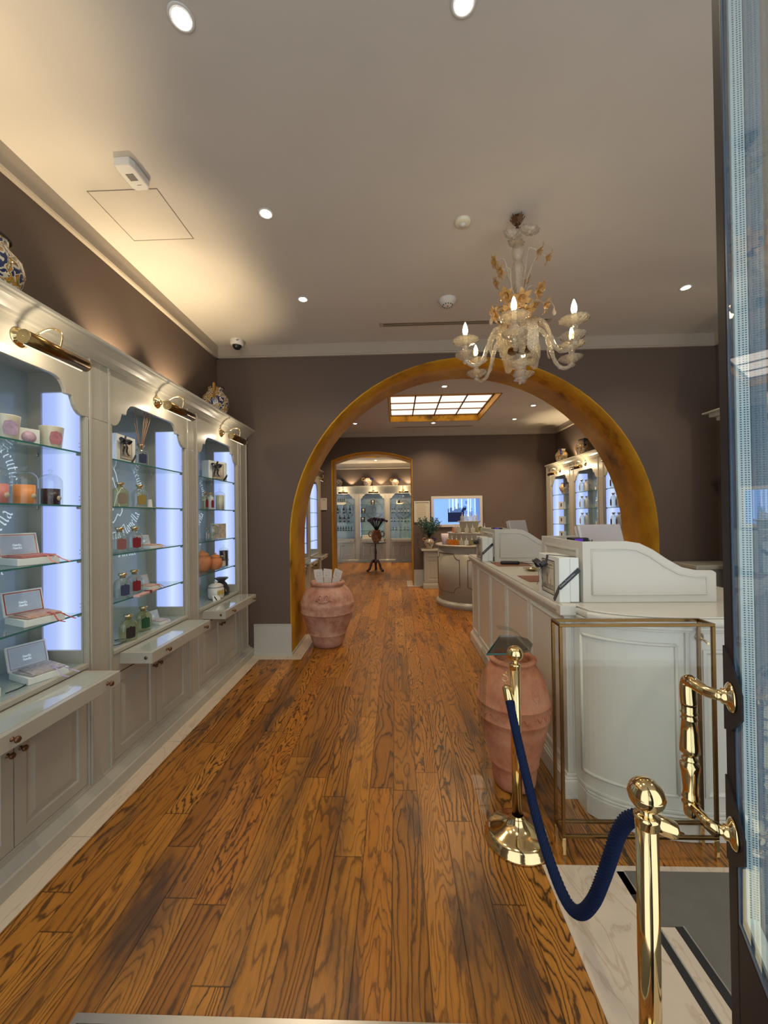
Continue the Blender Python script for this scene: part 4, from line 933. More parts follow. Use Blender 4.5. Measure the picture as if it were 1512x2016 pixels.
Q = [(r, z if z < .5 else .5+(z-.5)*.75) for r, z in Q]
MB().lathe(Q, 56).build('body', 'terra2', j2)
mb = MB()
def on_j(a, z, r0): return (r0*math.cos(a), r0*math.sin(a), z)
for k in range(10):
    a0 = 2*PI*k/10; mb.tube(smooth([on_j(a0+.06*i*1.0, .448+.016*math.sin(i*1.6), .206) for i in range(9)], 3), .0028, 6)
for sg in (1, -1):
    mb.tube(smooth([on_j(-PI/2+.42+sg*.03, .545, .198), on_j(-PI/2+.42+sg*.10, .56, .195), on_j(-PI/2+.42+sg*.12, .585, .187), on_j(-PI/2+.42+sg*.05, .60, .183), on_j(-PI/2+.42+sg*.04, .575, .191)], 4), .0035, 6)
mb.build('relief_ornament', 'terra2', j2)
gs = thing('glass_console', 'bent glass stand arched over the orange terracotta jar', 'glass stand')
# cross-section in (x, z): left foot flare, left upright, flat top, right bend down, curved foot
sec = smooth([(.415, .004), (.470, .012), (.500, .05), (.480, .20), (.455, .42), (.462, .62), (.505, .846)], 6)[:-1]+[Vector((.507, .848, 0))] if False else None
def sheet(path, ya, yb, th, parent, nm, m='tubeglass'):
    mb = MB(); rows = []
    for i, (x, z) in enumerate(path):
        a = Vector(path[max(i-1, 0)]); b_ = Vector(path[min(i+1, len(path)-1)]); t_ = (b_-a).normalized(); nr = Vector((-t_.y, t_.x))*th/2
        rows.append([mb.v((x-nr.x, ya, z-nr.y)), mb.v((x-nr.x, yb, z-nr.y)), mb.v((x+nr.x, yb, z+nr.y)), mb.v((x+nr.x, ya, z+nr.y))])
    for p, q in zip(rows, rows[1:]):
        for k in range(4): mb.face([p[k], p[(k+1) % 4], q[(k+1) % 4], q[k]], k in (0, 2))
    mb.face(rows[0][::-1]); mb.face(rows[-1]); return mb.build(nm, m, parent)
def sm2(pts, k=6): return [(p.x, p.y) for p in smooth([(a, b, 0) for a, b in pts], k)]
left = sm2([(.462, .012), (.474, .10), (.464, .25), (.452, .42), (.460, .62), (.474, .848)])
sheet(left, 2.075, 2.20, .008, gs, 'side_panel'); sheet(sm2([(.66, .848), (.74, .838), (.80, .80), (.850, .72), (.885, .60), (.900, .42), (.898, .20), (.885, .05), (.850, .014)]), 2.545, 2.62, .008, gs, 'back_panel')
MB().prism([(.472, 2.07), (.63, 2.075), (.72, 2.13), (.765, 2.22), (.765, 2.32), (.71, 2.375), (.626, 2.385)], .850, .860).build('top_plate', 'gtop', gs)
mb = MB()
for a, b_ in (((.472, 2.070), (.63, 2.075)), ((.472, 2.070), (.626, 2.385))): mb.tube([(a[0], a[1], .855), (b_[0], b_[1], .855)], .0052, 6)
mb.build('ground_edge', 'gedge', gs)
MB().prism([(.435+.42*(.5-.5*math.cos(PI*i/10)), 2.09-.03*math.sin(PI*i/10)) for i in range(11)]+[(.90, 2.35), (.86, 2.52), (.60, 2.56), (.435, 2.42)], .003, .009).build('base_plate', 'thinglass2', gs)

# ------------------------------------------------------------------ rope barrier
def stanchion(label, x, y):
    t = thing('rope_stanchion', label, 'stanchion', (x, y, 0))
    MB().lathe([(0, .004), (.158, 0), (.160, .006), (.158, .014), (.152, .018), (.152, .026), (.146, .032), (.143, .040), (.137, .046), (.128, .050), (.118, .055), (.085, .066), (.058, .080), (.040, .096), (.033, .108), (.030, .112), (0, .112)], 64).build('base', 'brass', t)
    MB().lathe([(.031, .104), (.033, .108), (.033, .114), (.0265, .118), (.0265, .122)], 32).build('base_collar', 'brass', t)
    MB().lathe([(0, .10), (.0245, .10), (.0245, .868), (0, .868)], 40).build('post', 'brass', t)
    MB().lathe([(.0245, .852), (.0275, .856), (.0275, .872), (.0285, .874), (.0285, .880), (.022, .884), (.014, .888), (.012, .900), (.018, .904), (0, .906)], 36).build('cap', 'brass', t)
    MB().lathe([(0, .892)]+[(.040*math.sin(PI*i/18), .932-.040*math.cos(PI*i/18)) for i in range(1, 18)]+[(0, .972)], 36).build('ball_finial', 'brass', t)
    MB().lathe([(.0395, .930), (.0412, .932), (.0395, .934)], 36).build('seam_ring', 'brass', t)
    return t
SF, SN = (.578, 1.935), (.604, .972)
f_ = stanchion('brass rope stanchion standing on the wood floor beside the terracotta jar', *SF); f_.scale = (1, 1, .973)
n_ = copy_tree(f_); place(n_, (SN[0], SN[1], 0), 0, 'brass rope stanchion nearest the camera, its base below the photo')
rp = thing('barrier_rope', 'twisted navy blue rope hanging between the two brass stanchions', 'rope')
end_a = Vector((.538, 1.880, .775)); end_b = Vector((.690, .955, .790))
ctrl = [(.540, 1.912, .690), (.550, 1.827, .56), (.558, 1.742, .452), (.565, 1.669, .365), (.571, 1.597, .300), (.577, 1.520, .252), (.584, 1.440, .222), (.591, 1.372, .226), (.597, 1.305, .281), (.603, 1.240, .385), (.607, 1.188, .504), (.610, 1.150, .602), (.613, 1.118, .688), (.616, 1.080, .756), (.622, 1.045, .795), (.632, 1.028, .806), (.650, 1.024, .801)]
path = smooth([Vector(c) for c in ctrl], 24)
# three laid strands + core, one continuous rope mesh
mb = MB(); m_ = len(path); tans = [(path[min(i+1, m_-1)]-path[max(i-1, 0)]).normalized() for i in range(m_)]
nn = tans[0].cross(Vector((0, 0, 1))).normalized(); fr_ = []
for i in range(m_):
    nn = (nn-tans[i]*nn.dot(tans[i])).normalized(); fr_.append((nn.copy(), tans[i].cross(nn)))
NST = 9; seglen = [0]
for i in range(1, m_): seglen.append(seglen[-1]+(path[i]-path[i-1]).length)
rings = []; NR = NST*6
for i in range(m_):
    ph = seglen[i]*46.0; ring = []
    for k in range(NR):
        a = 2*PI*k/NR; r = .0168+.0034*abs(math.sin((a*NST/2))); aa = a+ph
        ring.append(mb.v(path[i]+(fr_[i][0]*math.cos(aa)+fr_[i][1]*math.sin(aa))*r))
    rings.append(ring)
for a, b_ in zip(rings, rings[1:]):
    for k in range(NR): mb.face([a[k], a[(k+1) % NR], b_[(k+1) % NR], b_[k]], True)
mb.face(rings[0][::-1]); mb.face(rings[-1]); mb.build('rope', 'rope', rp)
def ferrule(d, base, nm):
    d = Vector(d).normalized(); z = d; x = z.cross(Vector((0, 1, 0.1))).normalized(); y = z.cross(x)
    T = basis(base, x, y, z)
    MB().lathe([(.0205, 0), (.022, .002), (.022, .058), (.020, .064), (.010, .070), (.004, .074), (.004, .084), (0, .085)], 28, T=T).build(nm, 'brass', rp)
ferrule(-tans[0], path[0]-(-tans[0])*.004, 'ferrule'); ferrule(tans[-1], path[-1]-tans[-1]*.01, 'ferrule')
def ring_pts(c, r, ax, n=20):
    ax = Vector(ax).normalized(); u_ = ax.cross(Vector((.3, .2, 1))).normalized(); v_ = ax.cross(u_)
    return [Vector(c)+(u_*math.cos(2*PI*i/n)+v_*math.sin(2*PI*i/n))*r for i in range(n+1)]
top = path[0]-tans[0]*.092
MB().tube(ring_pts(top+Vector((0, 0, .008)), .015, (.5, 1, 0)), .0022, 8).build('hook_ring', 'brass', rp)
MB().tube(ring_pts(top+Vector((.016, .014, .026)), .011, (1, -.8, .2)), .0024, 8).build('hook_ring', 'brass', rp)

# ------------------------------------------------------------------ open glass door at right
TH_ = R(25.3); dd = Vector((math.sin(TH_), math.cos(TH_), 0)); nv = Vector((-math.cos(TH_), math.sin(TH_), 0))
P0 = Vector((.590, .720, 0))
# door frame: x = t (from leading edge back towards the hinge), y = up, z = out to the room side
TD = basis(P0, -dd, (0, 0, 1), nv)
def dbox(mb, t0, t1, z0, z1, n0, n1): return mb.box(t0, t1, z0, z1, n0, n1, TD)
mb = MB(); dbox(mb, 0, .046, .01, 2.75, -.05, 0); dbox(mb, .046, .80, .01, .90, -.05, 0); dbox(mb, .80, .90, .01, 2.75, -.05, 0); dbox(mb, .046, .80, 2.66, 2.75, -.05, 0)
for a, b_ in (((.50, .50), 0),): pass
door = mb.build('door_1', 'navydoor', bevel=.003); door['kind'] = 'structure'
mb = MB(); dbox(mb, .046, .0525, .90, 2.66, -.048, -.001); dbox(mb, .0525, .80, .900, .909, -.048, -.001); dbox(mb, .0525, .80, 2.65, 2.66, -.048, -.001); mb.build('glazing_bead', 'blueedge', door)
mb = MB(); dbox(mb, .053, .062, .914, 2.648, -.024, -.007); dbox(mb, .062, .80, .912, .922, -.024, -.007); mb.build('glazing_spacer', 'alu', door)
mb = MB()
for k in range(430):
    z = .93+k*.004
    for q in (-.012, -.017, -.021): dbox(mb, .0615, .0624, z, z+.0018, q-.0011, q+.0011)
mb.build('spacer_perforation', 'blueedge', door)
mb = MB(); dbox(mb, .0525, .80, .909, 2.65, -.006, -.002); mb.build('outer_glass', 'doorglass', door)
mb = MB(); dbox(mb, .0525, .80, .909, 2.65, -.030, -.026); mb.build('inner_glass', 'doorglass', door)
dhd = empty('door_handle'); dhd.parent = door
zc = (1.283, 1.052); lt = .050
mb = MB()
for z in zc: mb.prism([(.004, z-.075), (.040, z-.062), (.092, z-.02), (.092, z+.02), (.040, z+.062), (.004, z+.075)], 0, .003, TD)
mb.build('lozenge_plate', 'navydoor', dhd)
mb = MB()
for z in zc: mb.lathe([(0, 0), (.024, 0), (.025, .003), (.021, .006), (.015, .008), (.012, .011), (.013, .014), (.0085, .017), (.0085, .022)], 28, T=TD @ TX(lt, z, .003))
mb.build('rose', 'brass', dhd)
gx, gz_ = -.004, .052
z = zc[0]
MB().tube(smooth([TD @ Vector(p) for p in ((lt, z, .02), (lt-.012, z, .036), (lt-.035, z+.002, gz_-.004), (gx+.002, z-.002, gz_), (gx, z-.022, gz_+.001), (gx, z-.045, gz_))], 5), [.0085+.0045*min(1, i/18) for i in range(26)], 16).build('elbow', 'brass', dhd)
prof = [(0, 0), (.006, .001), (.0115, .008), (.013, .020), (.0135, .028), (.0155, .030), (.0135, .033), (.0135, .038), (.0155, .040), (.0135, .043), (.0125, .055), (.0150, .085), (.0175, .100), (.0165, .104), (.0105, .107), (.0140, .110), (.0140, .113), (.0100, .116), (.0120, .121), (.0172, .125), (.0168, .135),
        (.0145, .165), (.0128, .185), (.0150, .187), (.0128, .190), (.0128, .196), (.0150, .198), (.0128, .201), (.0130, .212)]
Tg = basis(TD @ Vector((gx, zc[1]-.028, gz_)), dd, nv, (0, 0, 1))
MB().lathe([(r*.92, q) for r, q in prof], 28, T=Tg).build('turned_grip', 'brass', dhd)
z = zc[1]
MB().tube([TD @ Vector((lt, z, .02)), TD @ Vector((lt-.012, z, .036)), TD @ Vector((gx, z, gz_))], .0085, 14).build('lower_arm', 'brass', dhd)

# ------------------------------------------------------------------ chandelier
CHX, CHY = .835, 2.59
ch = thing('chandelier', 'Murano glass chandelier with gold flowers and six candle bulbs', 'chandelier', (CHX, CHY, 0))
mb = MB()
mb.lathe([(0, 3.585), (.026, 3.583), (.030, 3.565), (.020, 3.545), (.010, 3.530), (0, 3.528)], 16)
for k in range(5):
    a = 2*PI*k/5; ca, sa = math.cos(a), math.sin(a)
    T = basis((ca*.018, sa*.018, 3.535), (-sa, ca, 0), (ca*.55, sa*.55, .83), (ca*.83, sa*.83, -.55))
    mb.prism([(-.010, 0), (.010, 0), (.024, .022), (.014, .026), (.018, .045), (.004, .040), (0, .058), (-.004, .040), (-.018, .045), (-.014, .026), (-.024, .022)], 0, .003, T)
mb.build('canopy', 'bronze', ch)
mb = MB()
for i, z in enumerate((3.522, 3.500)):
    pts = [(.010*math.cos(t)*(1 if i else 0), .010*math.cos(t)*(0 if i else 1), z+.018*math.sin(t)) for t in [2*PI*k/14 for k in range(15)]]
    mb.tube(pts, .003, 6)
mb.build('chain', 'bronze', ch)
rib = lambda n, d: (lambda t, r, z: 1+d*math.cos(n*t))
MB().lathe([(0, 3.48), (.012, 3.475), (.018, 3.45), (.014, 3.42), (.024, 3.395), (.038, 3.36), (.040, 3.33), (.028, 3.30), (.022, 3.285), (.034, 3.26), (.038, 3.23), (.030, 3.17), (.026, 3.10), (.020, 3.06), (.030, 3.045), (0, 3.04)], 32, wob=rib(8, .06)).build('upper_column', 'crystal', ch)
MB().lathe([(0, 3.046), (.034, 3.044), (.052, 3.032), (.056, 3.02), (.050, 2.99), (.034, 2.955), (.020, 2.94), (0, 2.94)], 28).build('collar', 'brassd', ch)
MB().lathe([(0, 2.95), (.020, 2.945), (.032, 2.91), (.062, 2.86), (.076, 2.81), (.070, 2.77), (.046, 2.735), (.030, 2.72), (.052, 2.70), (.050, 2.685), (0, 2.68)], 36, wob=rib(12, .05)).build('body', 'crystal', ch)
MB().lathe([(0, 2.70), (.060, 2.698), (.080, 2.688), (.076, 2.680), (.030, 2.672), (0, 2.67)], 32).build('hub_plate', 'brassd', ch)
MB().lathe([(0, 2.675), (.028, 2.67), (.036, 2.655), (.070, 2.640), (.074, 2.632), (.050, 2.618), (.040, 2.605), (.052, 2.592), (.054, 2.582), (.034, 2.568), (.020, 2.558), (.034, 2.550), (.038, 2.540), (.024, 2.528), (.010, 2.518), (.008, 2.508), (.024, 2.502), (.038, 2.494), (.038, 2.488), (.016, 2.480), (.006, 2.474), (.009, 2.468), (.006, 2.460), (0, 2.458)], 36, wob=rib(9, .09)).build('finial_drop', 'crystal', ch)
scal = lambda n, d, r0: (lambda t, r, z: 1+(d*abs(math.sin(n*t/2)) if r > r0 else 0))
def rise(mb_, T):
    pass
def bob(mb, c, R_=.078):
    T = TX(*c)
    return mb.lathe([(.010, -.016), (.026, -.012), (.045, .000), (.062, .012), (R_, .020), (R_+.001, .024), (.062, .017), (.045, .006), (.026, -.006), (.010, -.010)], 48, T=T, wob=scal(14, .10, .05))
first_arm = None
for k in range(6):
    a = R(-172+60*k)
    am = empty('arm'); am.parent = ch; am.rotation_euler = (0, 0, a)
    if first_arm is None:
        first_arm = True
        pts = smooth([(.045, 0, 2.765), (.085, 0, 2.815), (.135, 0, 2.835), (.180, 0, 2.800), (.215, 0, 2.715), (.245, 0, 2.630), (.285, 0, 2.583), (.332, 0, 2.578), (.362, 0, 2.608), (.370, 0, 2.655)], 5)
        mb = MB(); mb.tube(pts, .0125, 10)
        n = len(pts)
        for h in (0, PI):       # twisted surface thread
            tw = []
            for i, p in enumerate(pts):
                t_ = (pts[min(i+1, n-1)]-pts[max(i-1, 0)]).normalized(); b_ = Vector((0, 1, 0)); c_ = t_.cross(b_)
                tw.append(p+(b_*math.cos(i*.8+h)+c_*math.sin(i*.8+h))*.0125)
            mb.tube(tw, .0028, 5)
        me_arm = mb.build('glass_branch', 'crystal', am)
        parts = [me_arm]
        parts.append(MB().lathe([(0, 2.585), (.012, 2.588), (.022, 2.600), (.012, 2.612), (.020, 2.625), (.030, 2.645), (.028, 2.665), (.016, 2.680), (.020, 2.700), (.014, 2.715), (0, 2.715)], 24, c=(.370, 0, 0), wob=rib(7, .1)).build('cup_stem', 'crystal', am))
        mb = MB(); bob(mb, (.370, 0, 2.716)); parts.append(mb.build('bobeche', 'crystal', am))
        mb = MB(); bob(mb, (.362, 0, 2.625), .070); parts.append(mb.build('lower_bobeche', 'crystal', am))
        parts.append(MB().lathe([(0, 2.712), (.0145, 2.712), (.0145, 2.770), (.011, 2.773), (0, 2.773)], 20, c=(.370, 0, 0)).build('candle_tube', 'candlew', am))
        parts.append(MB().lathe([(0, 2.771), (.008, 2.772), (.014, 2.785), (.0165, 2.800), (.0145, 2.820), (.008, 2.842), (.003, 2.855), (0, 2.858)], 20, c=(.370, 0, 0)).build('bulb', 'bulb', am))
    else:
        for p in parts:
            c = p.copy(); C.objects.link(c); c.parent = am
    light('candle_bulb_light', 'POINT', (CHX+.37*math.cos(a), CHY+.37*math.sin(a), 2.815), BULB_W, (1, .72, .40), .016)
def petal_flower(c, d, s, m='crystalg', n=6, petal=True):
    s = s*1.25
    d = Vector(d).normalized(); x = d.cross(Vector((.2, .3, 1))).normalized(); y = d.cross(x); mb = MB()
    for k in range(n):
        a = 2*PI*k/n; o = x*math.cos(a)+y*math.sin(a); sd = (-x*math.sin(a)+y*math.cos(a))
        mb.strip([Vector(c), Vector(c)+(o*.5+d*.45)*s, Vector(c)+(o*1.0+d*.55)*s, Vector(c)+(o*1.35+d*.35)*s], sd, [s*.25, s*.75, s*.6, s*.1], s*.09)
    mb.lathe([(0, 0), (s*.20, s*.05), (s*.28, s*.4), (s*.42, s*.8), (s*.36, s*.82), (s*.2, s*.4), (0, s*.2)], 12, T=basis(c, x, y, d), wob=rib(6, .12))
    return mb.build('glass_flower', m, ch)
def stem_flower(x, y, z, xb, zb, s=.030, yb=0, droop=.03):
    b0 = Vector((xb, yb, zb)); e = Vector((x, y, z)); sg = 1 if x > xb else -1
    m1 = b0+Vector(((x-xb)*.25, (y-yb)*.25, (z-zb)*.60)); m2 = Vector((x-sg*.05, y*.8, z+.012+droop*.3))
    MB().tube(smooth([b0, m1, m2, e], 6), .0055, 8).build('flower_stem', 'crystal', ch)
    petal_flower(e, (sg*1.0, y, -.45), s)
# upper daffodils
stem_flower(-.155, -.05, 3.255, -.035, 3.06); stem_flower(-.120, -.06, 3.185, -.03, 3.03)
stem_flower(.115, -.03, 3.330, .020, 3.05, .034); stem_flower(.165, -.05, 3.275, .028, 3.03, .032)
stem_flower(-.10, .12, 3.22, -.02, 3.05); stem_flower(.09, .14, 3.24, .02, 3.05)
for x, y, z, s in ((-.058, -.055, 3.400, .044), (.058, -.040, 3.432, .046), (.0, .06, 3.42, .042)):
    T = basis((x, y, z), (1, 0, 0), (0, .45, .89), (0, -.89, .45))
    MB().lathe([(0, 0), (s*.5, s*.04), (s, s*.3), (s*1.35, s*.75), (s*1.30, s*.78), (s*.9, s*.4), (s*.4, s*.14), (0, s*.1)], 36, T=T, wob=rib(9, .09)).ball((x, y-.01, z+.01), s*.35, 12, 8).build('glass_shell', 'crystal', ch)
# middle ring of gold flowers and curls
for k, (a, rr, z, s) in enumerate(((-150, .10, 3.035, .036), (-95, .075, 3.00, .040), (-40, .125, 3.045, .036), (20, .12, 3.02, .034), (75, .10, 3.04, .036), (140, .11, 3.02, .034), (-170, .155, 2.925, .036), (-130, .125, 2.90, .038), (-60, .06, 2.93, .036), (-20, .155, 2.96, .036), (45, .15, 2.93, .034), (110, .13, 2.92, .034))):
    x, y = rr*math.cos(R(a)), rr*math.sin(R(a))
    MB().tube(smooth([(x*.25, y*.25, z-.05), (x*.5, y*.5, z+.035), (x*.85, y*.85, z+.03), (x, y, z)], 5), .005, 8).build('flower_stem', 'crystal', ch)
    petal_flower((x, y, z), (x*2, y*2, -.15), s)
for a, rr, z in ((-165, .205, 2.86), (-22, .215, 2.90), (50, .20, 2.88), (120, .20, 2.86)):
    x, y = rr*math.cos(R(a)), rr*math.sin(R(a))
    MB().tube([(x*.7, y*.7, z+.07), (x*.9, y*.9, z+.075), (x, y, z+.03), (x, y, z)], .003, 6).lathe([(0, .02), (.008, .012), (.013, -.006), (.008, -.022), (0, -.026)], 12, c=(x, y, z)).build('glass_drop', 'crystal', ch)
# long ribbed leaves curling down between the arms
for k in range(6):
    a = R(-142+60*k); o = Vector((math.cos(a), math.sin(a), 0)); sd = Vector((-math.sin(a), math.cos(a), 0)); big = k in (0, 1, 3)
    P1 = smooth([o*.05+Vector((0, 0, 2.80)), o*.12+Vector((0, 0, 2.835)), o*.175+Vector((0, 0, 2.79)), o*.185+Vector((0, 0, 2.70)), o*.17+Vector((0, 0, 2.635)), o*.185+Vector((0, 0, 2.60))], 5)
    n = len(P1); ws = [.012+.062*math.sin(PI*min(1, max(0, (i/n-.15))/.85))**.8 for i in range(n)]; ws[-1] = .004
    mb = MB().strip(P1, sd, ws, .005)
    for q in (-.3, 0, .3): mb.tube([p+sd*w_*q+o*.003 for p, w_ in zip(P1[4:-2], ws[4:-2])], .0016, 4)
    mb.build('glass_leaf', 'crystal' if k % 2 else 'crystalg2', ch)
for k in range(5):
    a = R(-100+72*k); o = Vector((math.cos(a), math.sin(a), 0)); sd = Vector((-math.sin(a), math.cos(a), 0))
    P1 = smooth([o*.02+Vector((0, 0, 2.66)), o*.055+Vector((0, 0, 2.70)), o*.10+Vector((0, 0, 2.675)), o*.12+Vector((0, 0, 2.62))], 5)
    MB().strip(P1, sd, [.015+.035*math.sin(PI*i/len(P1)) for i in range(len(P1))], .005).build('small_leaf', 'crystal', ch)

# ------------------------------------------------------------------ goods on shelves
SZ = {'deck': .8015, 1: 1.083, 2: 1.380, 3: 1.677, 4: 1.972}
def make_flask(name, labcol, glassm='bottleg', s=1.0, h=.105, w=.078, d=.048, tassel=False):
    # broad-shouldered scent flask: face to local -x? the label side looks along +x
    r = empty(name); mb = MB(); n = 28
    def ring(k, z, sq):
        return [mb.v(((d/2*k)*abs(math.cos(t))**sq*(1 if math.cos(t) >= 0 else -1), (w/2*k)*abs(math.sin(t))**sq*(1 if math.sin(t) >= 0 else -1), z)) for t in [2*PI*i/n for i in range(n)]]
    lv = [(.80, 0, .6), (.97, .006, .55), (1, .018, .5), (1, .070, .5), (.95, .084, .55), (.70, .097, .65), (.36, .104, .9), (.26, .108, 1)]
    rs = [ring(k, z*h/.105, sq) for k, z, sq in lv]
    for a, b in zip(rs, rs[1:]):
        for i in range(n): mb.face([a[i], a[(i+1) % n], b[(i+1) % n], b[i]], True)
    mb.face(rs[0][::-1]); mb.face(rs[-1]); mb.build('flask', glassm, r)
    z = h+.001
    MB().lathe([(0, z), (.013, z), (.0135, z+.012), (.020, z+.014), (.021, z+.019), (.019, z+.024), (0, z+.026)], 20).build('gold_stopper', 'gold', r)
    T = basis((d/2+.0008, 0, h*.43), (0, 1, 0), (0, 0, 1), (1, 0, 0))
    lw, lh = w*.26, h*.25
    MB().prism([(-lw, -lh), (0, -lh*1.15), (lw, -lh), (lw*1.05, lh*.7), (lw*.8, lh), (lw*.3, lh*.95), (0, lh*1.25), (-lw*.3, lh*.95), (-lw*.8, lh), (-lw*1.05, lh*.7)], 0, .0015, T).build('paper_label', 'lab_'+labcol, r)
    return r
def put(o, base, loc, rz, label, cat, group=None, sc=None):
    c = copy_tree(o) if base else o
    return tag(place(c, loc, rz, label, group, sc), None, cat)
fl = {}
def flask(labcol, glassm, loc, rz, label, group=None, sc=1.25):
    k = (labcol, glassm)
    if k not in fl: fl[k] = make_flask('perfume_bottle', labcol, glassm); o = fl[k]
    else: o = copy_tree(fl[k])
    return tag(place(o, loc, rz, label, group, sc), None, 'bottle')
XA = -1.83
def cloche(label, x, y, z, wax, ch_=.085, cr=.038, gr=.056, gh=.195):
    t = thing('glass_dome', label+' under a glass dome', 'candle dome', (x, y, z))
    dome = [(gr, .001), (gr, gh*.62)]+[(gr*math.cos(q), gh*.62+gr*.85*math.sin(q)) for q in [PI/2*i/8 for i in range(1, 8)]]+[(.006, gh*.62+gr*.85), (.005, gh*.62+gr*.85+.008), (.010, gh*.62+gr*.85+.014), (.010, gh*.62+gr*.85+.022), (0, gh*.62+gr*.85+.027)]
    MB().lathe(dome, 32).build('dome', 'thinglass', t)
    c = MB().lathe([(0, .002), (cr, .002), (cr, ch_), (cr*.9, ch_-.002), (0, ch_-.004)], 28).build('candle', wax, t)
    if wax != 'candlew': MB().lathe([(0, 0), (.013, 0), (.013, .0015), (0, .0015)], 16, T=TX(cr+.0002, 0, ch_*.42) @ RY(90) @ TX(0, .006, 0)).build('seal', 'lab_cream', c)
    return t
cloche('orange candle', XA, 1.845, SZ[3], 'candleo', .095, .042, .052); cloche('plum black candle', XA, 1.990, SZ[3], 'candled', .085, .040, .050); cloche('pink candle cut by the left photo edge', XA, 1.715, SZ[3], 'candlep', .09, .040, .054)
def cup(label, x, y, z, rz, floral='pinkf'):
    t = thing('scented_candle_cup', label, 'cup', (x, y, z), rz)
    MB().lathe([(0, .002), (.040, .002), (.044, .01), (.054, .115), (.055, .118), (.052, .118), (.046, .06), (0, .05)], 32).build('cup_body', 'cupm', t)
    MB().prism([(-.022, -.03), (.022, -.03), (.028, 0), (.022, .03), (0, .038), (-.022, .03), (-.028, 0)], 0, .004, basis((.048, 0, .055), (0, 1, 0), (.09, 0, 1), (1, 0, -.09))).build('floral_label', floral, t)
cup('cream cup with a pink floral label at the lit end of the top shelf', XA, 1.995, SZ[4], R(-25)); cup('cream cup with a grey-pink label cut by the left photo edge', XA, 1.755, SZ[4], R(-25), 'lilacf')
t = thing('soap_box', 'small white box with a lilac oval print between two cream cups', 'box', (XA-.03, 1.885, SZ[4]), R(-25))
MB().box(-.04, .03, -.045, .045, 0, .085).build('carton', 'paper', t, bevel=.002); MB().lathe([(0, 0), (.03, 0), (.03, .002), (0, .002)], 20, T=TX(.0302, 0, .042) @ RY(90)).build('oval_print', 'lilacf', t)
def open_box(label, x, y, z, rz, border, inner='sach', s=1.0, ribbon=True):
    t = thing('presentation_box', label, 'box', (x, y, z), rz); t.scale = (s, s, s)
    MB().box(-.09, .09, -.085, .085, 0, .034).build('tray_base', 'paper', t, bevel=.002)
    Tl_ = TX(-.092, 0, .032) @ RY(-17)      # lid leans back from the hinge
    lid = MB().box(-.012, 0, -.085, .085, 0, .125, Tl_).build('open_lid', 'paper', t, bevel=.0015)
    Tq = Tl_ @ basis((.0006, 0, .0625), (0, 1, 0), (0, 0, 1), (1, 0, 0)); mb = MB()
    for a in ((-.078, .078, .050, .054), (-.078, .078, -.054, -.050), (-.078, -.074, -.05, .05), (.074, .078, -.05, .05)): mb.box(a[0], a[1], a[2], a[3], 0, .001, Tq)
    mb.build('striped_border', border, lid); MB().box(-.070, .070, -.046, .046, 0, .0006, Tq).build('inner_card', 'palegreyblue', lid)
    mb = MB()
    for q in (-.006, -.022): lettering(mb, 'Iris' if 'I' in G else 'Novella', .012, on_plane(Tq @ TX(-.022, q, .0012)), .09)
    mb.build('lettering', 'wink', lid)
    T = RZ(4) @ TX(0, 0, .036); MB().box(-.075, .085, -.075, .07, 0, .005, T).box(-.07, .08, -.06, .075, .005, .009, T @ RZ(-6)).build('sachet', inner, t)
    if ribbon:
        mb = MB(); mb.strip(smooth([(.06, .02, .046), (.10, .03, .040), (.13, .035, .012), (.16, .05, .003)]), (0, 1, .2), .006, .0012); mb.strip(smooth([(.05, .03, .046), (.10, .06, .040), (.11, .085, .02), (.135, .11, .003)]), (0, 1, .2), .006, .0012)
        mb.build('ribbon_tail', border, t)
    return t
open_box('open white box with pink border, uppermost of the three open boxes', XA-.015, 1.885, SZ[2], R(-22), 'pinkc', 'pinks'); open_box('open white box with dark red border and ribbons, middle of the three', XA-.005, 1.905, SZ[1], R(-22), 'redc')
open_box('open white box with lilac border on the cabinet deck, lowest of the three', XA, 1.92, SZ['deck'], R(-22), 'lilac', 'sachg')
tag(MB().box(-1.86, -1.80, 1.60, 1.70, SZ['deck'], SZ['deck']+.04).build('small_carton', 'paper', bevel=.002), 'white carton edge at the far left on the cabinet deck', 'box')
tag(MB().tube(smooth([(-1.80, 1.72, .806), (-1.79, 1.78, .805), (-1.81, 1.84, .805), (-1.86, 1.87, .805)]), .0025, 6).build('display_cable', 'black'), 'thin black cable on the deck beside the lowest open box', 'cable')
# second cabinet
g3 = gift_box('gift box with black bow beside the reed diffuser, top shelf of the second cabinet', (-1.80, 2.50, SZ[4]), .24, .09, .165, PI) if False else None
def small_gift(label, x, y, z, rz, s):
    c = copy_tree(gb); place(c, (x, y, z), rz, label); c.scale = (s, s, s); return c
small_gift('cream gift box with black bow beside the reed diffuser', -1.80, 2.615, SZ[4]+.001, PI+R(6), .68)
t = thing('reed_diffuser', 'bottle with rattan diffuser reeds on the top shelf, second cabinet', 'diffuser', (XA+.01, 2.70, SZ[4]), R(-30)); t.scale = (1.2, 1.2, 1.2)
f0 = make_flask('flask_tmp', 'blue', 'bottleg')
for c in list(f0.children): c.parent = t
bpy.data.objects.remove(f0)
mb = MB(); rr = random.Random(3)
for k in range(9):
    a = rr.uniform(0, 2*PI); e_ = rr.uniform(.02, .05); mb.tube([(0.002*math.cos(a), .002*math.sin(a), .09), (e_*math.cos(a), e_*math.sin(a)*1.3, .335+rr.uniform(-.01, .01))], .0017, 6)
mb.build('reeds', 'reed', t)
flask('tan', 'bottley', (XA, 2.505, SZ[3]), R(-30), 'pale yellow scent bottle with tan label, second cabinet'); flask('yellow', 'bottleg', (XA, 2.70, SZ[3]), R(-30), 'clear scent bottle with yellow label beside a small white carton')
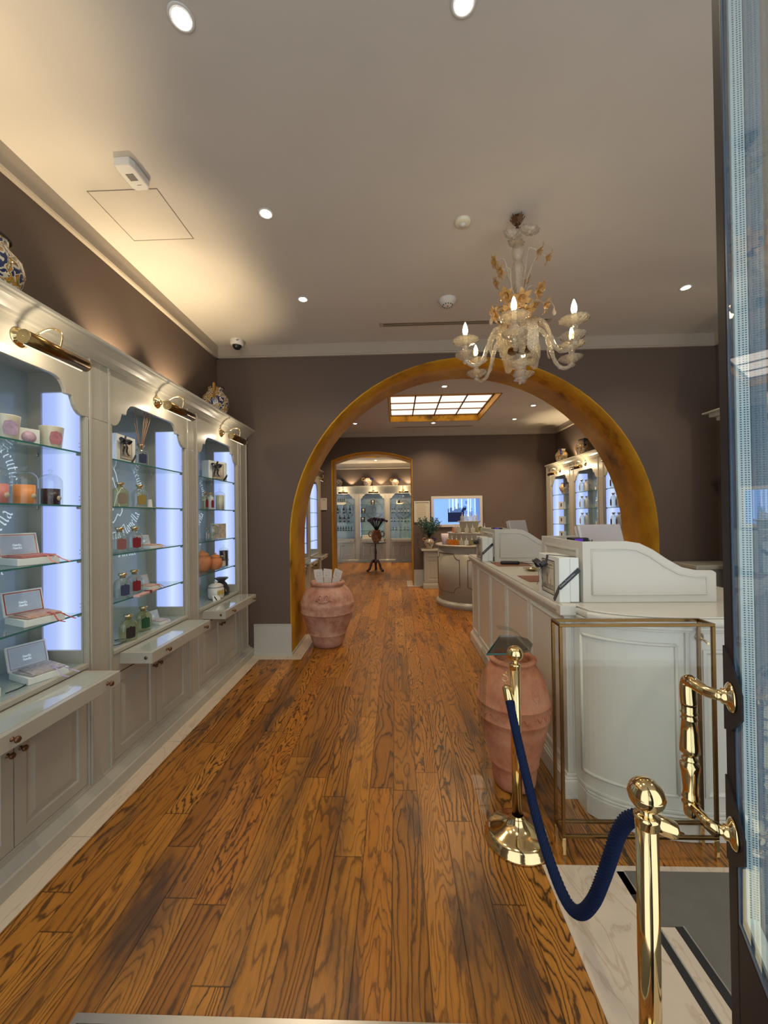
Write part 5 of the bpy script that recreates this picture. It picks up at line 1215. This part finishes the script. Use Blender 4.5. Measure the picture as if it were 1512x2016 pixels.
t = tag(MB().prism([(-.022, -.03), (.022, -.03), (.012, .03), (-.012, .03)], 0, .012, basis((XA+.02, 2.775, SZ[3]+.03), (0, 1, 0), (0, 0, 1), (1, 0, 0))).build('triangular_sachet', 'paper'), 'white tapered carton right of the yellow-labelled bottle', 'carton')
t.location.z = 0
tag(MB().box(XA+.06, XA+.075, 2.50, 2.86, SZ[3], SZ[3]+.003).build('price_strip', 'paperp'), 'beige flat strip on the front of the third shelf, second cabinet', 'strip')
flask('pink', 'bottleg', (XA+.03, 2.455, SZ[2]), R(-30), 'clear scent bottle with pink label, second cabinet'); flask('red', 'bottleg', (XA+.03, 2.60, SZ[2]), R(-30), 'clear scent bottle with red label beside the pink-labelled one')
open_box('low white box with pink ribbons right of the red-labelled bottle', XA+.02, 2.79, SZ[2], R(-15), 'pinkc', 'sach', .62)
flask('blue', 'bottleg', (XA+.05, 2.455, SZ[1]), R(-30), 'clear scent bottle with slate blue label, second cabinet'); flask('red', 'bottleg', (XA+.02, 2.61, SZ[1]), R(-30), 'clear scent bottle with dark red label beside the pink packet')
open_box('low white box with pink-brown ribbons on the first shelf, second cabinet', XA+.01, 2.79, SZ[1], R(-15), 'redc', 'sach', .62)
t = thing('sachet_packet', 'long pink sachet packet at the front edge of the first shelf', 'packet', (XA+.11, 2.60, SZ[1]), R(8))
MB().box(-.02, .02, -.13, .13, 0, .014).build('packet', 'pinkpk', t, bevel=.003); MB().box(-.021, .021, .01, .035, -.0001, .0185).build('red_seal', 'lab_red', t)
flask('black', 'bottley', (XA+.07, 2.475, SZ['deck']), R(-30), 'yellow-tinted scent bottle with black label on the deck', None, 1.32); flask('green', 'bottley', (XA+.02, 2.70, SZ['deck']), R(-30), 'yellow-tinted scent bottle with green label on the deck', None, 1.32)
open_box('small white box with grey ribbons right of the green-labelled bottle', XA+.02, 2.89, SZ['deck'], R(-15), 'lilac', 'sachg', .58)
tag(MB().tube(smooth([(-1.78, 2.36, .808), (-1.76, 2.40, .806), (-1.77, 2.46, .806), (-1.80, 2.50, .806), (-1.85, 2.47, .806)]), .0025, 6).build('display_cable', 'black'), 'looped black cable left of the black-labelled bottle', 'cable')
# third cabinet
small_gift('white gift box with navy ribbon on the top shelf, third cabinet', -1.80, 4.06, SZ[4]+.001, PI-R(18), .80)
def slim(label, x, y, z, col, gm, s=1.0, cap='gold', group=None, cat='bottle'):
    k = ('slim', col, gm, cap)
    if k not in fl:
        r = empty('lotion_bottle'); fl[k] = r
        MB().lathe([(0, 0), (.026, .001), (.028, .005), (.028, .105), (.024, .120), (.012, .130), (.011, .140), (0, .140)], 24).build('bottle', gm, r)
        MB().lathe([(0, .140), (.012, .140), (.013, .150), (.018, .154), (.018, .160), (0, .163)], 16).build('cap', cap, r)
        MB().prism([(-.012, -.035), (.012, -.035), (.014, .0), (.012, .03), (0, .040), (-.012, .03), (-.014, 0)], 0, .002, basis((.0278, 0, .055), (0, 1, 0), (0, 0, 1), (1, 0, 0))).build('paper_label', 'lab_'+col, r); o = r
    else: o = copy_tree(fl[k])
    return tag(place(o, (x, y, z), 0, label, group, s), None, cat)
a = slim('yellow bottle with red label, third cabinet', XA-.02, 3.685, SZ[3], 'red', 'bottley', 1.05); a.rotation_euler.z = R(-30)
a = slim('white lotion bottle with red label, third cabinet', XA-.02, 3.80, SZ[3], 'red', 'wplastic', 1.05); a.rotation_euler.z = R(-30)
cloche('tall ivory candle', XA-.02, 4.0, SZ[3], 'candlew', .155, .042, .052, .245)
cloche('tall plum black candle', XA, 4.035, SZ[1], 'candled', .165, .042, .052, .25)
a = slim('small clear bottle at the left of the second shelf, third cabinet', XA, 3.67, SZ[2], 'cream', 'bottleg', .72)
t = thing('glass_dome', 'empty double-walled glass dome on its foot, third cabinet', 'glass dome', (XA, 3.80, SZ[2]))
MB().lathe([(0, .0), (.04, .0), (.042, .006), (.012, .012), (.008, .03), (.05, .05), (.058, .055), (.058, .10), (.050, .13), (.03, .150), (.006, .158), (.005, .166), (.011, .176), (0, .186)], 28).build('dome', 'bottleg', t)
t = thing('patterned_carton', 'square floral patterned carton standing behind the glass dome', 'carton', (XA-.04, 4.0, SZ[2]), R(-40))
MB().box(-.02, .02, -.075, .075, 0, .155).build('carton', 'paper', t, bevel=.002); MB().box(.0201, .021, -.07, .07, .005, .15).build('floral_print', 'floral', t)
def pot(label, x, y, z, s):
    t = thing('terracotta_pot', label, 'pot', (x, y, z)); t.scale = (s, s, s)
    MB().lathe([(0, 0), (.035, .001), (.05, .015), (.066, .05), (.068, .075), (.058, .105), (.042, .118), (.048, .124), (.044, .130)], 32).build('pot_body', 'terra3', t); MB().lathe([(.046, .128), (.042, .136), (.022, .148), (.008, .150), (.012, .160), (0, .166)], 28).build('pot_lid', 'terra3', t)
pot('larger lidded terracotta pot behind the small one, third cabinet', XA-.04, 3.66, SZ[1], 1.25); pot('small lidded terracotta pot, third cabinet', XA+.03, 3.78, SZ[1], 1.0)
a = flask('cream', 'bottleg', (XA+.03, 3.93, SZ[1]), R(-30), 'small clear scent bottle beside the tall dark candle', None, .95)
t = thing('ceramic_jar', 'white lidded ceramic jar with gold label on the deck, third cabinet', 'jar', (XA+.05, 3.745, SZ['deck'])); t.scale = (1.15,)*3
MB().lathe([(0, 0), (.05, .001), (.062, .012), (.066, .03), (.066, .085), (.055, .10), (.048, .105)], 36).build('jar_body', 'majw', t); MB().lathe([(.060, .104), (.062, .110), (.040, .128), (.012, .134), (.012, .142), (.018, .150), (0, .156)], 32).build('jar_lid', 'majw', t)
MB().prism([(-.03, -.018), (.03, -.018), (.03, .018), (-.03, .018)], .0, .003, RZ(-30) @ basis((.066, 0, .06), (0, 1, 0), (0, 0, 1), (1, 0, 0))).build('gold_label', 'goldlab', t)
for o_ in list(C.objects):
    pass
t = thing('velvet_pouch', 'black velvet pouch with gold emblem on the deck, third cabinet', 'pouch', (XA+.01, 3.955, SZ['deck']), R(-25)); t.scale = (1.15,)*3
MB().lathe([(0, 0), (.06, .002), (.075, .02), (.070, .06), (.045, .10), (.026, .115), (.030, .125), (.055, .145), (.060, .150), (.035, .142), (0, .13)], 36, wob=lambda a, r, z: 1+.10*math.sin(5*a)*(z/.12)).build('pouch_body', 'velvet', t)
MB().tube([(.028*math.cos(i*PI/8), .028*math.sin(i*PI/8), .118) for i in range(17)], .004, 6).build('drawstring', 'ribbon', t)
mb = MB()
for i in range(6):
    a = PI*i/6; mb.box(-.018, .018, -.002, .002, 0, .002, TX(.068, 0, .045) @ RY(78) @ RZ(math.degrees(a)))
mb.build('gold_emblem', 'goldlab', t)
t = thing('folded_card', 'white tent card with a black stroke in front of the ceramic jar', 'card', (XA+.10, 3.66, SZ['deck']), R(-20))
MB().box(-.002, .0, -.045, .045, 0, .055, RY(-12)).build('card', 'paper', t); MB().box(.0002, .0012, -.006, .006, .0, .05, RY(-12) @ RX(30)).build('print', 'ribbon', t)

# ------------------------------------------------------------------ painted majolica jars
def make_majolica():
    r = empty('majolica_jar')
    MB().lathe([(0, 0), (.062, .001), (.070, .010), (.066, .022), (.085, .06), (.118, .12), (.135, .175), (.128, .215), (.100, .245), (.080, .262), (.076, .285), (.082, .300), (.080, .302), (.070, .285), (0, .27)], 40).build('body', 'majol', r)
    MB().lathe([(.083, .293), (.087, .298), (.083, .303)], 40).build('painted_rim', 'ink', r)
    for sg in (1, -1):
        MB().tube(smooth([(0, sg*.075, .270), (0, sg*.120, .292), (0, sg*.165, .275), (0, sg*.160, .235), (0, sg*.122, .205)], 5), [.012, .013, .014, .015, .016]*4+[.016], 10, flat=1.3).build('handle', 'cobalt' if sg > 0 else 'ochre', r)
    return r
mj = make_majolica()
MJ = [(-1.87, 3.965, 2.556, 20, (1.0, 1.0, 1.33), 'painted jar on the left cabinets near the arch wall, lit from its left'), (-1.88, 1.72, 2.556, 35, (1.0, 1.0, 1.22), 'painted jar with blue handle at the left photo edge, on the nearest cabinet'),
      (3.42, 8.05, 2.556, 150, (.95, .95, 1.2), 'painted jar on the right cabinets beyond the arch, farther of the two'), (3.42, 7.12, 2.556, 160, (1.0, 1.0, 1.25), 'painted jar on the right cabinets beyond the arch, nearer of the two'),
      (3.43, 3.28, 2.556, 160, (1.0, 1.0, 1.25), 'painted jar on the right cabinets seen through the glass door'),
      (-1.98, 13.33, 2.556, -90, 1.05, 'two-handled painted jar on the far cabinets, cut by the doorway edge'), (-.98, 13.33, 2.556, -90, 1.15, 'two-handled painted jar on the far cabinets, middle of three'), (-.02, 13.33, 2.556, -90, .98, 'two-handled painted jar on the far cabinets, right of three'),
      (3.38, 7.84, SZ[4], 150, .75, 'two-handled painted jar inside the farthest right-hand cabinet'),
      (.715, 8.50, .848, -92, .82, 'two-handled painted urn holding eucalyptus on the low cream cupboard')]
for i, (x, y, z, rz, s, lab) in enumerate(MJ):
    o = mj if i == 0 else copy_tree(mj)
    tag(place(o, (x, y, z), R(rz), lab, None, s), None, 'jar')
# ------------------------------------------------------------------ middle room furniture
cb = thing('low_cupboard', 'low cream cupboard under the painted urn against the far brown wall', 'cupboard', (.955, 8.545, 0))
MB().box(-.36, .36, -.16, .18, .10, .80).build('body', 'white', cb); MB().box(-.39, .39, -.19, .19, 0, .09).box(-.38, .38, -.18, .19, .09, .11).build('plinth', 'white', cb, bevel=.006)
MB().box(-.39, .39, -.19, .19, .80, .815).box(-.42, .42, -.21, .19, .815, .846).build('top', 'white', cb, bevel=.005)
for xa, xb in ((-.33, -.01), (.01, .33)):
    d = raised_door(basis((0, -.160, 0), (1, 0, 0), (0, 0, 1), (0, -1, 0)), xa, xb, .14, .66).build('door', 'white', cb)
MB().relief(basis((0, -.160, 0), (1, 0, 0), (0, 0, 1), (0, -1, 0)), -.33, .33, .68, .78, [(0, -.01), (0, .004), (.012, .006)]).build('drawer', 'white', cb)
eu = thing('eucalyptus_bouquet', 'bushy blue-green eucalyptus bouquet in the painted urn', 'plant', (.715, 8.50, 1.07))
mb, mb2, mst = MB(), MB(), MB(); rr = random.Random(11)
for k in range(64):
    a = rr.uniform(0, 2*PI); sp = rr.uniform(.05, .30)*(1.25 if math.cos(a) < 0 else 1); hh = rr.uniform(.22, .50)*(1-.5*abs(sp-.1)); e_ = Vector((sp*math.cos(a), sp*.6*math.sin(a), hh))
    st = smooth([(0, 0, .0), (e_.x*.3, e_.y*.3, hh*.45), e_*.75, e_], 4); mst.tube(st, .0025, 4)
    for p in st[4:]:
        for q in range(3):
            dv = Vector((rr.uniform(-1, 1), rr.uniform(-1, 1), rr.uniform(-.4, 1))).normalized(); L = rr.uniform(.022, .042); tgt = mb2 if rr.random() < .22 else mb
            sd = dv.cross(Vector((rr.uniform(-1, 1), rr.uniform(-1, 1), rr.uniform(-1, 1)))).normalized(); tgt.strip([p, p+dv*L*.5, p+dv*L], sd, [.006, .020, .004], .001)
mst.build('stems', 'stem', eu); tag(mb.build('leaves', 'leafg', eu), kind='stuff'); tag(mb2.build('pale_leaves', 'leafw', eu), kind='stuff')
# framed screen and notices
def frame(nm, label, cat, x0, x1, y, z0, z1, fw, pic, picname, fm='whitef', dy=.035):
    t = thing(nm, label, cat, ((x0+x1)/2, y, (z0+z1)/2)); hw, hh = (x1-x0)/2, (z1-z0)/2
    mb = MB(); mb.box(-hw, hw, -dy, 0, hh-fw, hh).box(-hw, hw, -dy, 0, -hh, -hh+fw).box(-hw, -hw+fw, -dy, 0, -hh+fw, hh-fw).box(hw-fw, hw, -dy, 0, -hh+fw, hh-fw); mb.build('frame', fm, t, bevel=.003)
    MB().box(-hw+fw, hw-fw, -dy*.5, 0, -hh+fw, hh-fw).build(picname, pic, t); return t, hw-fw, hh-fw
tv, hw, hh = frame('wall_screen', 'white framed blue wall screen on the brown wall beyond the arch', 'screen', .790, 1.936, YW2, 1.315, 2.010, .060, 'tv', 'screen_picture')
yq = -.0178
def tvq(mb, x0, x1, z0, z1, yy=0): mb.box(x0, x1, yq-.0008-yy, yq-yy, z0, z1)
mb = MB(); tvq(mb, -.20, .16, -hh+.05, -.02); rr = random.Random(5)
for k in range(16):
    x = -.20+.36*k/16; tvq(mb, x, x+.015, -.021, rr.uniform(.0, .10)+.10*math.exp(-((k-9)/3)**2))
for k in range(8): tvq(mb, .08+.01*k, .13+.012*k, -.10+.02*k, -.04+.022*k)
mb.build('dark_image_block', 'tvd', tv)
mb = MB()
for x, w_, z0 in ((-.17, .012, -.02), (-.10, .03, .02), (-.03, .05, .06), (.10, .02, .08), (.24, .03, -.18), (.40, .015, -.2), (.30, .02, 0)): tvq(mb, x, x+w_, z0, hh-.002, .001)
mb.build('light_streaks', 'tvl', tv)
mb = MB()
for k in range(14): x = .16+rr.uniform(0, .18); z = rr.uniform(-.12, .18); tvq(mb, x, x+rr.uniform(.02, .07), z, z+rr.uniform(.03, .08), .0005)
tvq(mb, .43, hw, -hh, hh, .0005); mb.build('shaded_shapes', 'tvm', tv)
def notice(label, x0, x1, y, z0, z1):
    t, hw, hh = frame('framed_notice', label, 'picture', x0, x1, y, z0, z1, .028, 'paperp', 'sheet', dy=.02); mb = MB(); rr = random.Random(2); z = hh-.05
    while z > -hh+.04:
        mb.box(-hw+.03, hw-.03-rr.uniform(0, .05), -.0106, -.0102, z, z+.004); z -= .022
    mb.build('printed_lines', 'inkb', t)
notice('white framed document on the brown wall behind the eucalyptus', .405, .762, YW2, 1.43, 1.905); notice('small white framed notice left of the gilt doorway', -1.715, -1.575, YW2, 1.735, 2.005)
# round tiered counter
rc = thing('round_counter', 'round cream three-tiered counter with dark inlay lines beyond the arch', 'counter', (1.315, 7.02, 0))
MB().lathe([(0, .10), (.565, .10), (.565, 1.03), (0, 1.03)], 96).build('drum', 'white', rc)
MB().lathe([(0, 0), (.605, 0), (.605, .070), (.600, .080), (.585, .086), (.575, .105), (.565, .110), (0, .11)], 96).build('plinth', 'white', rc)
MB().lathe([(0, 1.03), (.570, 1.03), (.580, 1.045), (.605, 1.052), (.610, 1.060), (.605, 1.072), (0, 1.072)], 96).build('top', 'white', rc)
MB().lathe([(0, 1.072), (.365, 1.072), (.365, 1.245), (.385, 1.262), (.395, 1.268), (.395, 1.276), (0, 1.276)], 72).build('middle_tier', 'white', rc)
MB().lathe([(0, 1.276), (.165, 1.276), (.170, 1.445), (.195, 1.462), (.205, 1.468), (.205, 1.477), (0, 1.477)], 56).build('upper_tier', 'white', rc)
def inlay(a0, a1, z0, z1, c=.10):
    pts = []; r = .5665; da = c/r
    def seg_(aa, za, ab, zb, n=10): pts.extend([(aa+(ab-aa)*i/n, za+(zb-za)*i/n) for i in range(n)])
    def arc_(ca, cz, t0, t1, n=7): pts.extend([(ca+da*math.cos(t0+(t1-t0)*i/n), cz+c*math.sin(t0+(t1-t0)*i/n)) for i in range(n)])
    seg_(a0+da, z1, a1-da, z1, 20); arc_(a1, z1, PI, 1.5*PI); seg_(a1, z1-c, a1, z0+c); arc_(a1, z0, PI/2, PI); seg_(a1-da, z0, a0+da, z0, 20); arc_(a0, z0, 0, PI/2); seg_(a0, z0+c, a0, z1-c); arc_(a0, z1, -PI/2, 0)
    pts.append(pts[0]); return [(r*math.cos(a), r*math.sin(a), z) for a, z in pts]
for a0 in (-178, -104, -30, 44, 118): MB().tube(inlay(R(a0), R(a0+60), .27, .93), .006, 5).build('inlay_line', 'inkb', rc)
# scent bottles on the tiers
TIER = [(1.072, .50, [(-158, 'tube'), (-146, 'amber'), (-136, 'amber'), (-126, 'amber'), (-116, 'clear'), (-106, 'clear'), (-96, 'yellow'), (-85, 'clear')]),
        (1.276, .315, [(-158, 'orange'), (-146, 'clear'), (-134, 'clear'), (-108, 'clear'), (-90, 'clear'), (-70, 'yellow'), (-56, 'clear'), (-44, 'clear')]), (1.477, .135, [(-165, 'clear'), (-125, 'clear'), (-90, 'clear'), (-55, 'clear'), (-15, 'clear')])]
tb = {}
names = ['lowest', 'middle', 'top']
ordn = ['first', 'second', 'third', 'fourth', 'fifth', 'sixth', 'seventh', 'eighth']
def tester(kind):
    if kind not in tb:
        r = empty('tester_bottle'); gm = {'amber': 'amber', 'clear': 'milkg', 'yellow': 'bottley', 'orange': 'orangeg'}[kind]
        MB().prism([(-.034, -.020), (.034, -.020), (.038, -.014), (.038, .014), (.034, .020), (-.034, .020), (-.038, .014), (-.038, -.014)], 0, .085).prism([(-.022, -.014), (.022, -.014), (.022, .014), (-.022, .014)], .085, .096).build('flask', gm, r, bevel=.004)
        MB().lathe([(0, .096), (.012, .096), (.010, .108), (.004, .112), (.003, .15), (.006, .155), (0, .162)], 12).build('spray_cap', 'wplastic', r); tb[kind] = r; return r
    return copy_tree(tb[kind])
for ti, (z, rad, lst) in enumerate(TIER):
    for i, (a, kind) in enumerate(lst):
        x, y = 1.315+rad*math.cos(R(a)), 7.02+rad*math.sin(R(a))
        if kind == 'tube':
            t = thing('blotter_holder', 'white ribbed beaker of paper blotters on the lowest tier of the round counter', 'holder', (x, y, z)); MB().lathe([(0, 0), (.045, 0), (.065, .19), (.060, .19), (.04, .01), (0, .01)], 24, wob=rib(12, .04)).build('beaker', 'paperl', t); continue
        cn = {'amber': 'amber', 'clear': 'clear', 'yellow': 'pale yellow', 'orange': 'orange'}[kind]
        tag(place(tester(kind), (x, y, z), R(a+90), '%s tester bottle, %s from the left on the %s tier of the round counter' % (cn, ordn[i], names[ti]), 'tester bottles on the round counter'), None, 'bottle')
for i, (rad, a, z, w_) in enumerate(((.52, -121, 1.072, .04), (.52, -101, 1.072, .04), (.53, -141, 1.072, .03), (.34, -140, 1.276, .03), (.34, -99, 1.276, .035), (.34, -63, 1.276, .035))):
    x, y = 1.315+rad*math.cos(R(a)), 7.02+rad*math.sin(R(a))
    tag(MB().box(x-w_, x+w_, y-.012, y+.012, z, z+.014).build('name_plaque', 'leather', bevel=.002), 'small brown plaque, %s of those on the %s tier of the round counter' % (['second from left', 'rightmost', 'leftmost', 'leftmost', 'middle', 'rightmost'][i], 'lowest' if z < 1.1 else 'middle'), 'plaque', 'plaques on the round counter')
# bottles in the right-hand cabinets beyond the arch
for bi, (yy, cols) in enumerate(((6.95, ('tan', 'cream')), (5.90, ('black', 'red')))):
    for si in (2, 3, 4):
        for q in range(2):
            gm = 'wplastic' if q else 'bottleg'
            o = slim('%s lotion bottle, %s shelf, %s right-hand cabinet beyond the arch' % (['left clear', 'right white'][q], {2: 'second', 3: 'third', 4: 'top'}[si], ['middle', 'gilt-arch-side'][bi]), (3.325, 3.295)[bi]+q*.078, yy+.06, SZ[si], cols[q], gm, 1.35, 'steel', 'lotion bottles in the right-hand cabinets'); o.rotation_euler.z = PI
        if bi == 0:
            o = flask('cream', 'bottleg', (3.45, yy-.22, SZ[si]), PI, 'small scent bottle beside the lotion pair, %s shelf, middle right-hand cabinet' % {2: 'second', 3: 'third', 4: 'top'}[si], 'small scent bottles in the middle right-hand cabinet', 1.0)
for si in (1, 2, 3):
    t = thing('boxed_soap', 'grey carton with dark square print on the %s shelf of the farthest right-hand cabinet' % {1: 'lowest', 2: 'second', 3: 'third'}[si], 'carton', (3.36, 7.92, SZ[si]), PI, 'cartons in the farthest right-hand cabinet')
    MB().box(-.03, .03, -.09, .09, 0, .15).build('carton', 'wplastic', t, bevel=.002); MB().box(.030, .032, .0, .05, .05, .12).build('dark_print', 'ink', t)
for si, lab in ((3, 'pump bottle'), (4, 'green carton'), (2, 'low box')):
    if si == 3:
        t = thing('pump_bottle', 'pump bottle on a right wall shelf seen through the glass door', 'bottle', (3.42, 3.42, SZ[si])); MB().lathe([(0, 0), (.03, 0), (.032, .12), (.014, .135), (.012, .15), (0, .15)], 20).build('bottle', 'lab_tan', t); MB().lathe([(0, .15), (.006, .15), (.006, .18), (0, .18)], 10).box(-.035, .012, -.007, .007, .178, .188).build('pump', 'steel', t)
    else: tag(MB().box(3.38, 3.46, 3.30, 3.46, SZ[si], SZ[si]+(.15 if si == 4 else .08)).build('carton', 'floralg', bevel=.002), 'grey-green patterned %s seen through the glass door' % lab, 'carton')
t = thing('side_counter', 'low cream counter by the right wall behind the till surround', 'counter', (3.32, 4.235, 0))
MB().box(-.22, .27, -.15, .17, .0, 1.0).build('body', 'white', t); MB().box(-.26, .275, -.19, .175, 1.0, 1.045).build('top', 'white', t, bevel=.01)
# ------------------------------------------------------------------ far room
pt = thing('pedestal_table', 'round dark mahogany tripod table in the far room', 'table', (-.615, 11.10, 0))
MB().lathe([(0, .800), (.315, .800), (.322, .808), (.320, .820), (.300, .822), (.296, .818), (0, .818)], 56).build('table_top', 'mahog', pt)
MB().lathe([(0, .80), (.05, .795), (.030, .77), (.026, .66), (.038, .60), (.048, .52), (.030, .46), (.044, .44), (.030, .41), (.034, .35), (.052, .30), (.060, .26), (.055, .24), (0, .22)], 28).build('pedestal', 'mahog', pt)
for k, a in enumerate((-145, -35, 90)):
    c, s_ = math.cos(R(a)), math.sin(R(a))
    MB().tube(smooth([(c*.03, s_*.03, .30), (c*.09, s_*.09, .285), (c*.15, s_*.15, .20), (c*.19, s_*.19, .09), (c*.25, s_*.25, .035), (c*.285, s_*.285, .028)], 5), [.040, .038, .036, .034, .032]*5+[.03], 10).build('leg', 'mahog', pt)
u2 = thing('painted_urn', 'brown and gold painted urn of dried purple flowers on the pedestal table', 'urn', (-.575, 11.08, .8225)); u2.scale = (1.15, 1.15, 1.15)
MB().lathe([(0, 0), (.075, 0), (.085, .02), (.12, .09), (.135, .16), (.115, .225), (.085, .25), (.095, .30), (.105, .31), (.09, .30), (0, .25)], 40).build('body', 'terra', u2)
for sg in (1, -1): MB().tube(smooth([(sg*.09, 0, .24), (sg*.15, 0, .27), (sg*.195, 0, .22), (sg*.17, 0, .15), (sg*.13, 0, .15)], 5), .014, 8).build('handle', 'terra', u2)
mu = terracotta('brown_gold_painted_urn', (.05, .015, .012), (.26, .085, .025), (.45, .30, .12))
for o_ in u2.children: o_.data.materials[0] = mu
df = thing('dried_flowers', 'bunch of dark dried purple flowers in the urn on the pedestal table', 'flowers', (-.575, 11.08, 1.10))
mst, mf = MB(), MB(); rr = random.Random(9)
for k in range(70):
    a = rr.uniform(0, 2*PI); q = rr.uniform(0, 1)**.5; e_ = Vector((.26*q*math.cos(a), .20*q*math.sin(a), .36+.05*(1-q*q)+rr.uniform(-.02, .02)))
    mst.tube([(0, 0, 0), (e_.x*.35, e_.y*.35, .16), e_], .004, 4)
    for j in range(5): mf.ball(e_+Vector((rr.uniform(-.03, .03), rr.uniform(-.03, .03), rr.uniform(-.025, .02))), rr.uniform(.010, .019), 7, 5)
mf.ball((.30, 0, .33), .035, 8, 6); mst.tube([(0, 0, 0), (.15, 0, .2), (.29, 0, .33)], .004, 4)
mst.build('stems', 'stem', df); tag(mf.build('flower_heads', 'purplef', df), kind='stuff')
tag(MB().box(-.50, -.36, 10.92, 11.02, .8205, .862).build('white_carton', 'paper', bevel=.003), 'small white box on the pedestal table right of the urn', 'box')
# goods in the far cabinets
def wine():
    r = empty('wine_bottle'); MB().lathe([(0, 0), (.036, 0), (.038, .01), (.038, .14), (.030, .165), (.014, .20), (.013, .26), (.015, .262), (.015, .27), (0, .27)], 20).build('glass_body', 'wineg', r)
    MB().lathe([(.0385, .04), (.0388, .04), (.0388, .10), (.0385, .10)], 20).build('paper_label', 'wlabel', r); return r
wb = wine(); first = True
FY = 13.27
for row, (si, n, x0, dx, s) in enumerate(((3, 3, -2.02, .215, 1.0), (2, 4, -2.09, .150, .98), (1, 7, -2.10, .092, .62))):
    for i in range(n):
        o = wb if first else copy_tree(wb); first = False
        tag(place(o, (x0+dx*i, FY, SZ[si]), -PI/2, 'dark wine bottle, %s from left, %s bottle row of the far left cabinet' % ((ordn+['ninth'])[i], ['upper', 'middle', 'lowest'][row]), 'wine bottles in the far cabinet', s), None, 'bottle')
bs = thing('bottle_basket', 'cream boat-shaped basket of small bottles on the top shelf of the far cabinet', 'basket', (-1.90, FY, SZ[4]))
MB().prism([(-.16, .06), (-.12, 0), (.10, 0), (.19, .05), (.16, .09), (-.17, .09)], -.06, .06, basis((0, 0, 0), (1, 0, 0), (0, 0, 1), (0, -1, 0))).build('basket', 'cupm', bs)
for i in range(4):
    o = copy_tree(wb); tag(place(o, (-2.0+.07*i, FY+.02, SZ[4]+.09), -PI/2, 'little dark bottle, %s from the left in the cream basket' % ordn[i], 'bottles in the cream basket', .6), None, 'bottle')
def vial():
    r = empty('small_bottle'); MB().lathe([(0, 0), (.026, 0), (.028, .01), (.028, .06), (.014, .078), (.012, .09), (0, .09)], 18).build('glass_body', 'milkg', r); MB().lathe([(0, .09), (.018, .09), (.020, .10), (.016, .115), (0, .12)], 14).build('dark_cap', 'black', r)
    MB().lathe([(.0285, .0), (.0288, .0), (.0288, .022), (.0285, .022)], 18).build('dark_band', 'black', r); return r
vb = vial(); first = True
for row, (si, xs) in enumerate(((3, (-.13, -.05, .10, .20, .31, .42)), (2, (-.16, -.06, .08, .19, .31, .42)), (1, (-.11, -.01, .15, .28, .39)))):
    for i, x in enumerate(xs):
        o = vb if first else copy_tree(vb); first = False
        tag(place(o, (x, FY, SZ[si]), -PI/2, 'small dark-capped bottle, %s from left, %s row in the far right cabinet' % (ordn[i], ['upper', 'middle', 'lowest'][row]), 'small bottles in the far right cabinet', (1.0, 1.0, (1.25, 1.1, .85)[row])), None, 'bottle')
def dark_box(label, x, z, s):
    t = thing('dark_carton', label, 'carton', (x, FY, z), -PI/2); MB().box(-.03, .03, -s/2, s/2, 0, s*1.1).build('carton', 'ink', t, bevel=.002)
    MB().lathe([(0, 0), (s*.22, 0), (s*.22, .002), (0, .002)], 16, T=TX(.0302, 0, s*.72) @ RY(90)).box(.030, .032, -.008, .008, s*.15, s*.6).build('pale_emblem', 'paperp', t)
dark_box('black carton with pale emblem on the top shelf behind the pedestal table', -.80, SZ[4], .145); dark_box('black carton with pale emblem left of the dried flowers, upper one', -1.13, SZ[3], .150); dark_box('black carton with pale emblem left of the dried flowers, lower one', -1.15, SZ[2], .150)
tag(MB().box(-1.17, -.86, 13.20, 13.32, SZ['deck'], SZ['deck']+.12).build('white_carton', 'paperp', bevel=.003), 'long cream box on the far cabinet deck left of the urn', 'box')
bb = thing('gift_basket', 'cream basket with a dark cone on the top shelf of the far right cabinet', 'basket', (.11, FY, SZ[4]))
MB().prism([(-.09, 0), (.10, 0), (.15, .05), (-.10, .03)], -.05, .05, basis((0, 0, 0), (1, 0, 0), (0, 0, 1), (0, -1, 0))).build('tray', 'cupm', bb); MB().box(-.10, -.06, -.02, .02, .0, .17).build('carton', 'paper', bb); MB().prism([(-.06, .04), (.0, .16), (.05, .04)], -.02, .02, basis((0, 0, 0), (1, 0, 0), (0, 0, 1), (0, -1, 0))).build('dark_cone', 'black', bb); MB().ball((.06, 0, .09), .05, 12, 8, (1, .5, .9)).build('ochre_pouch', 'lab_tan', bb)
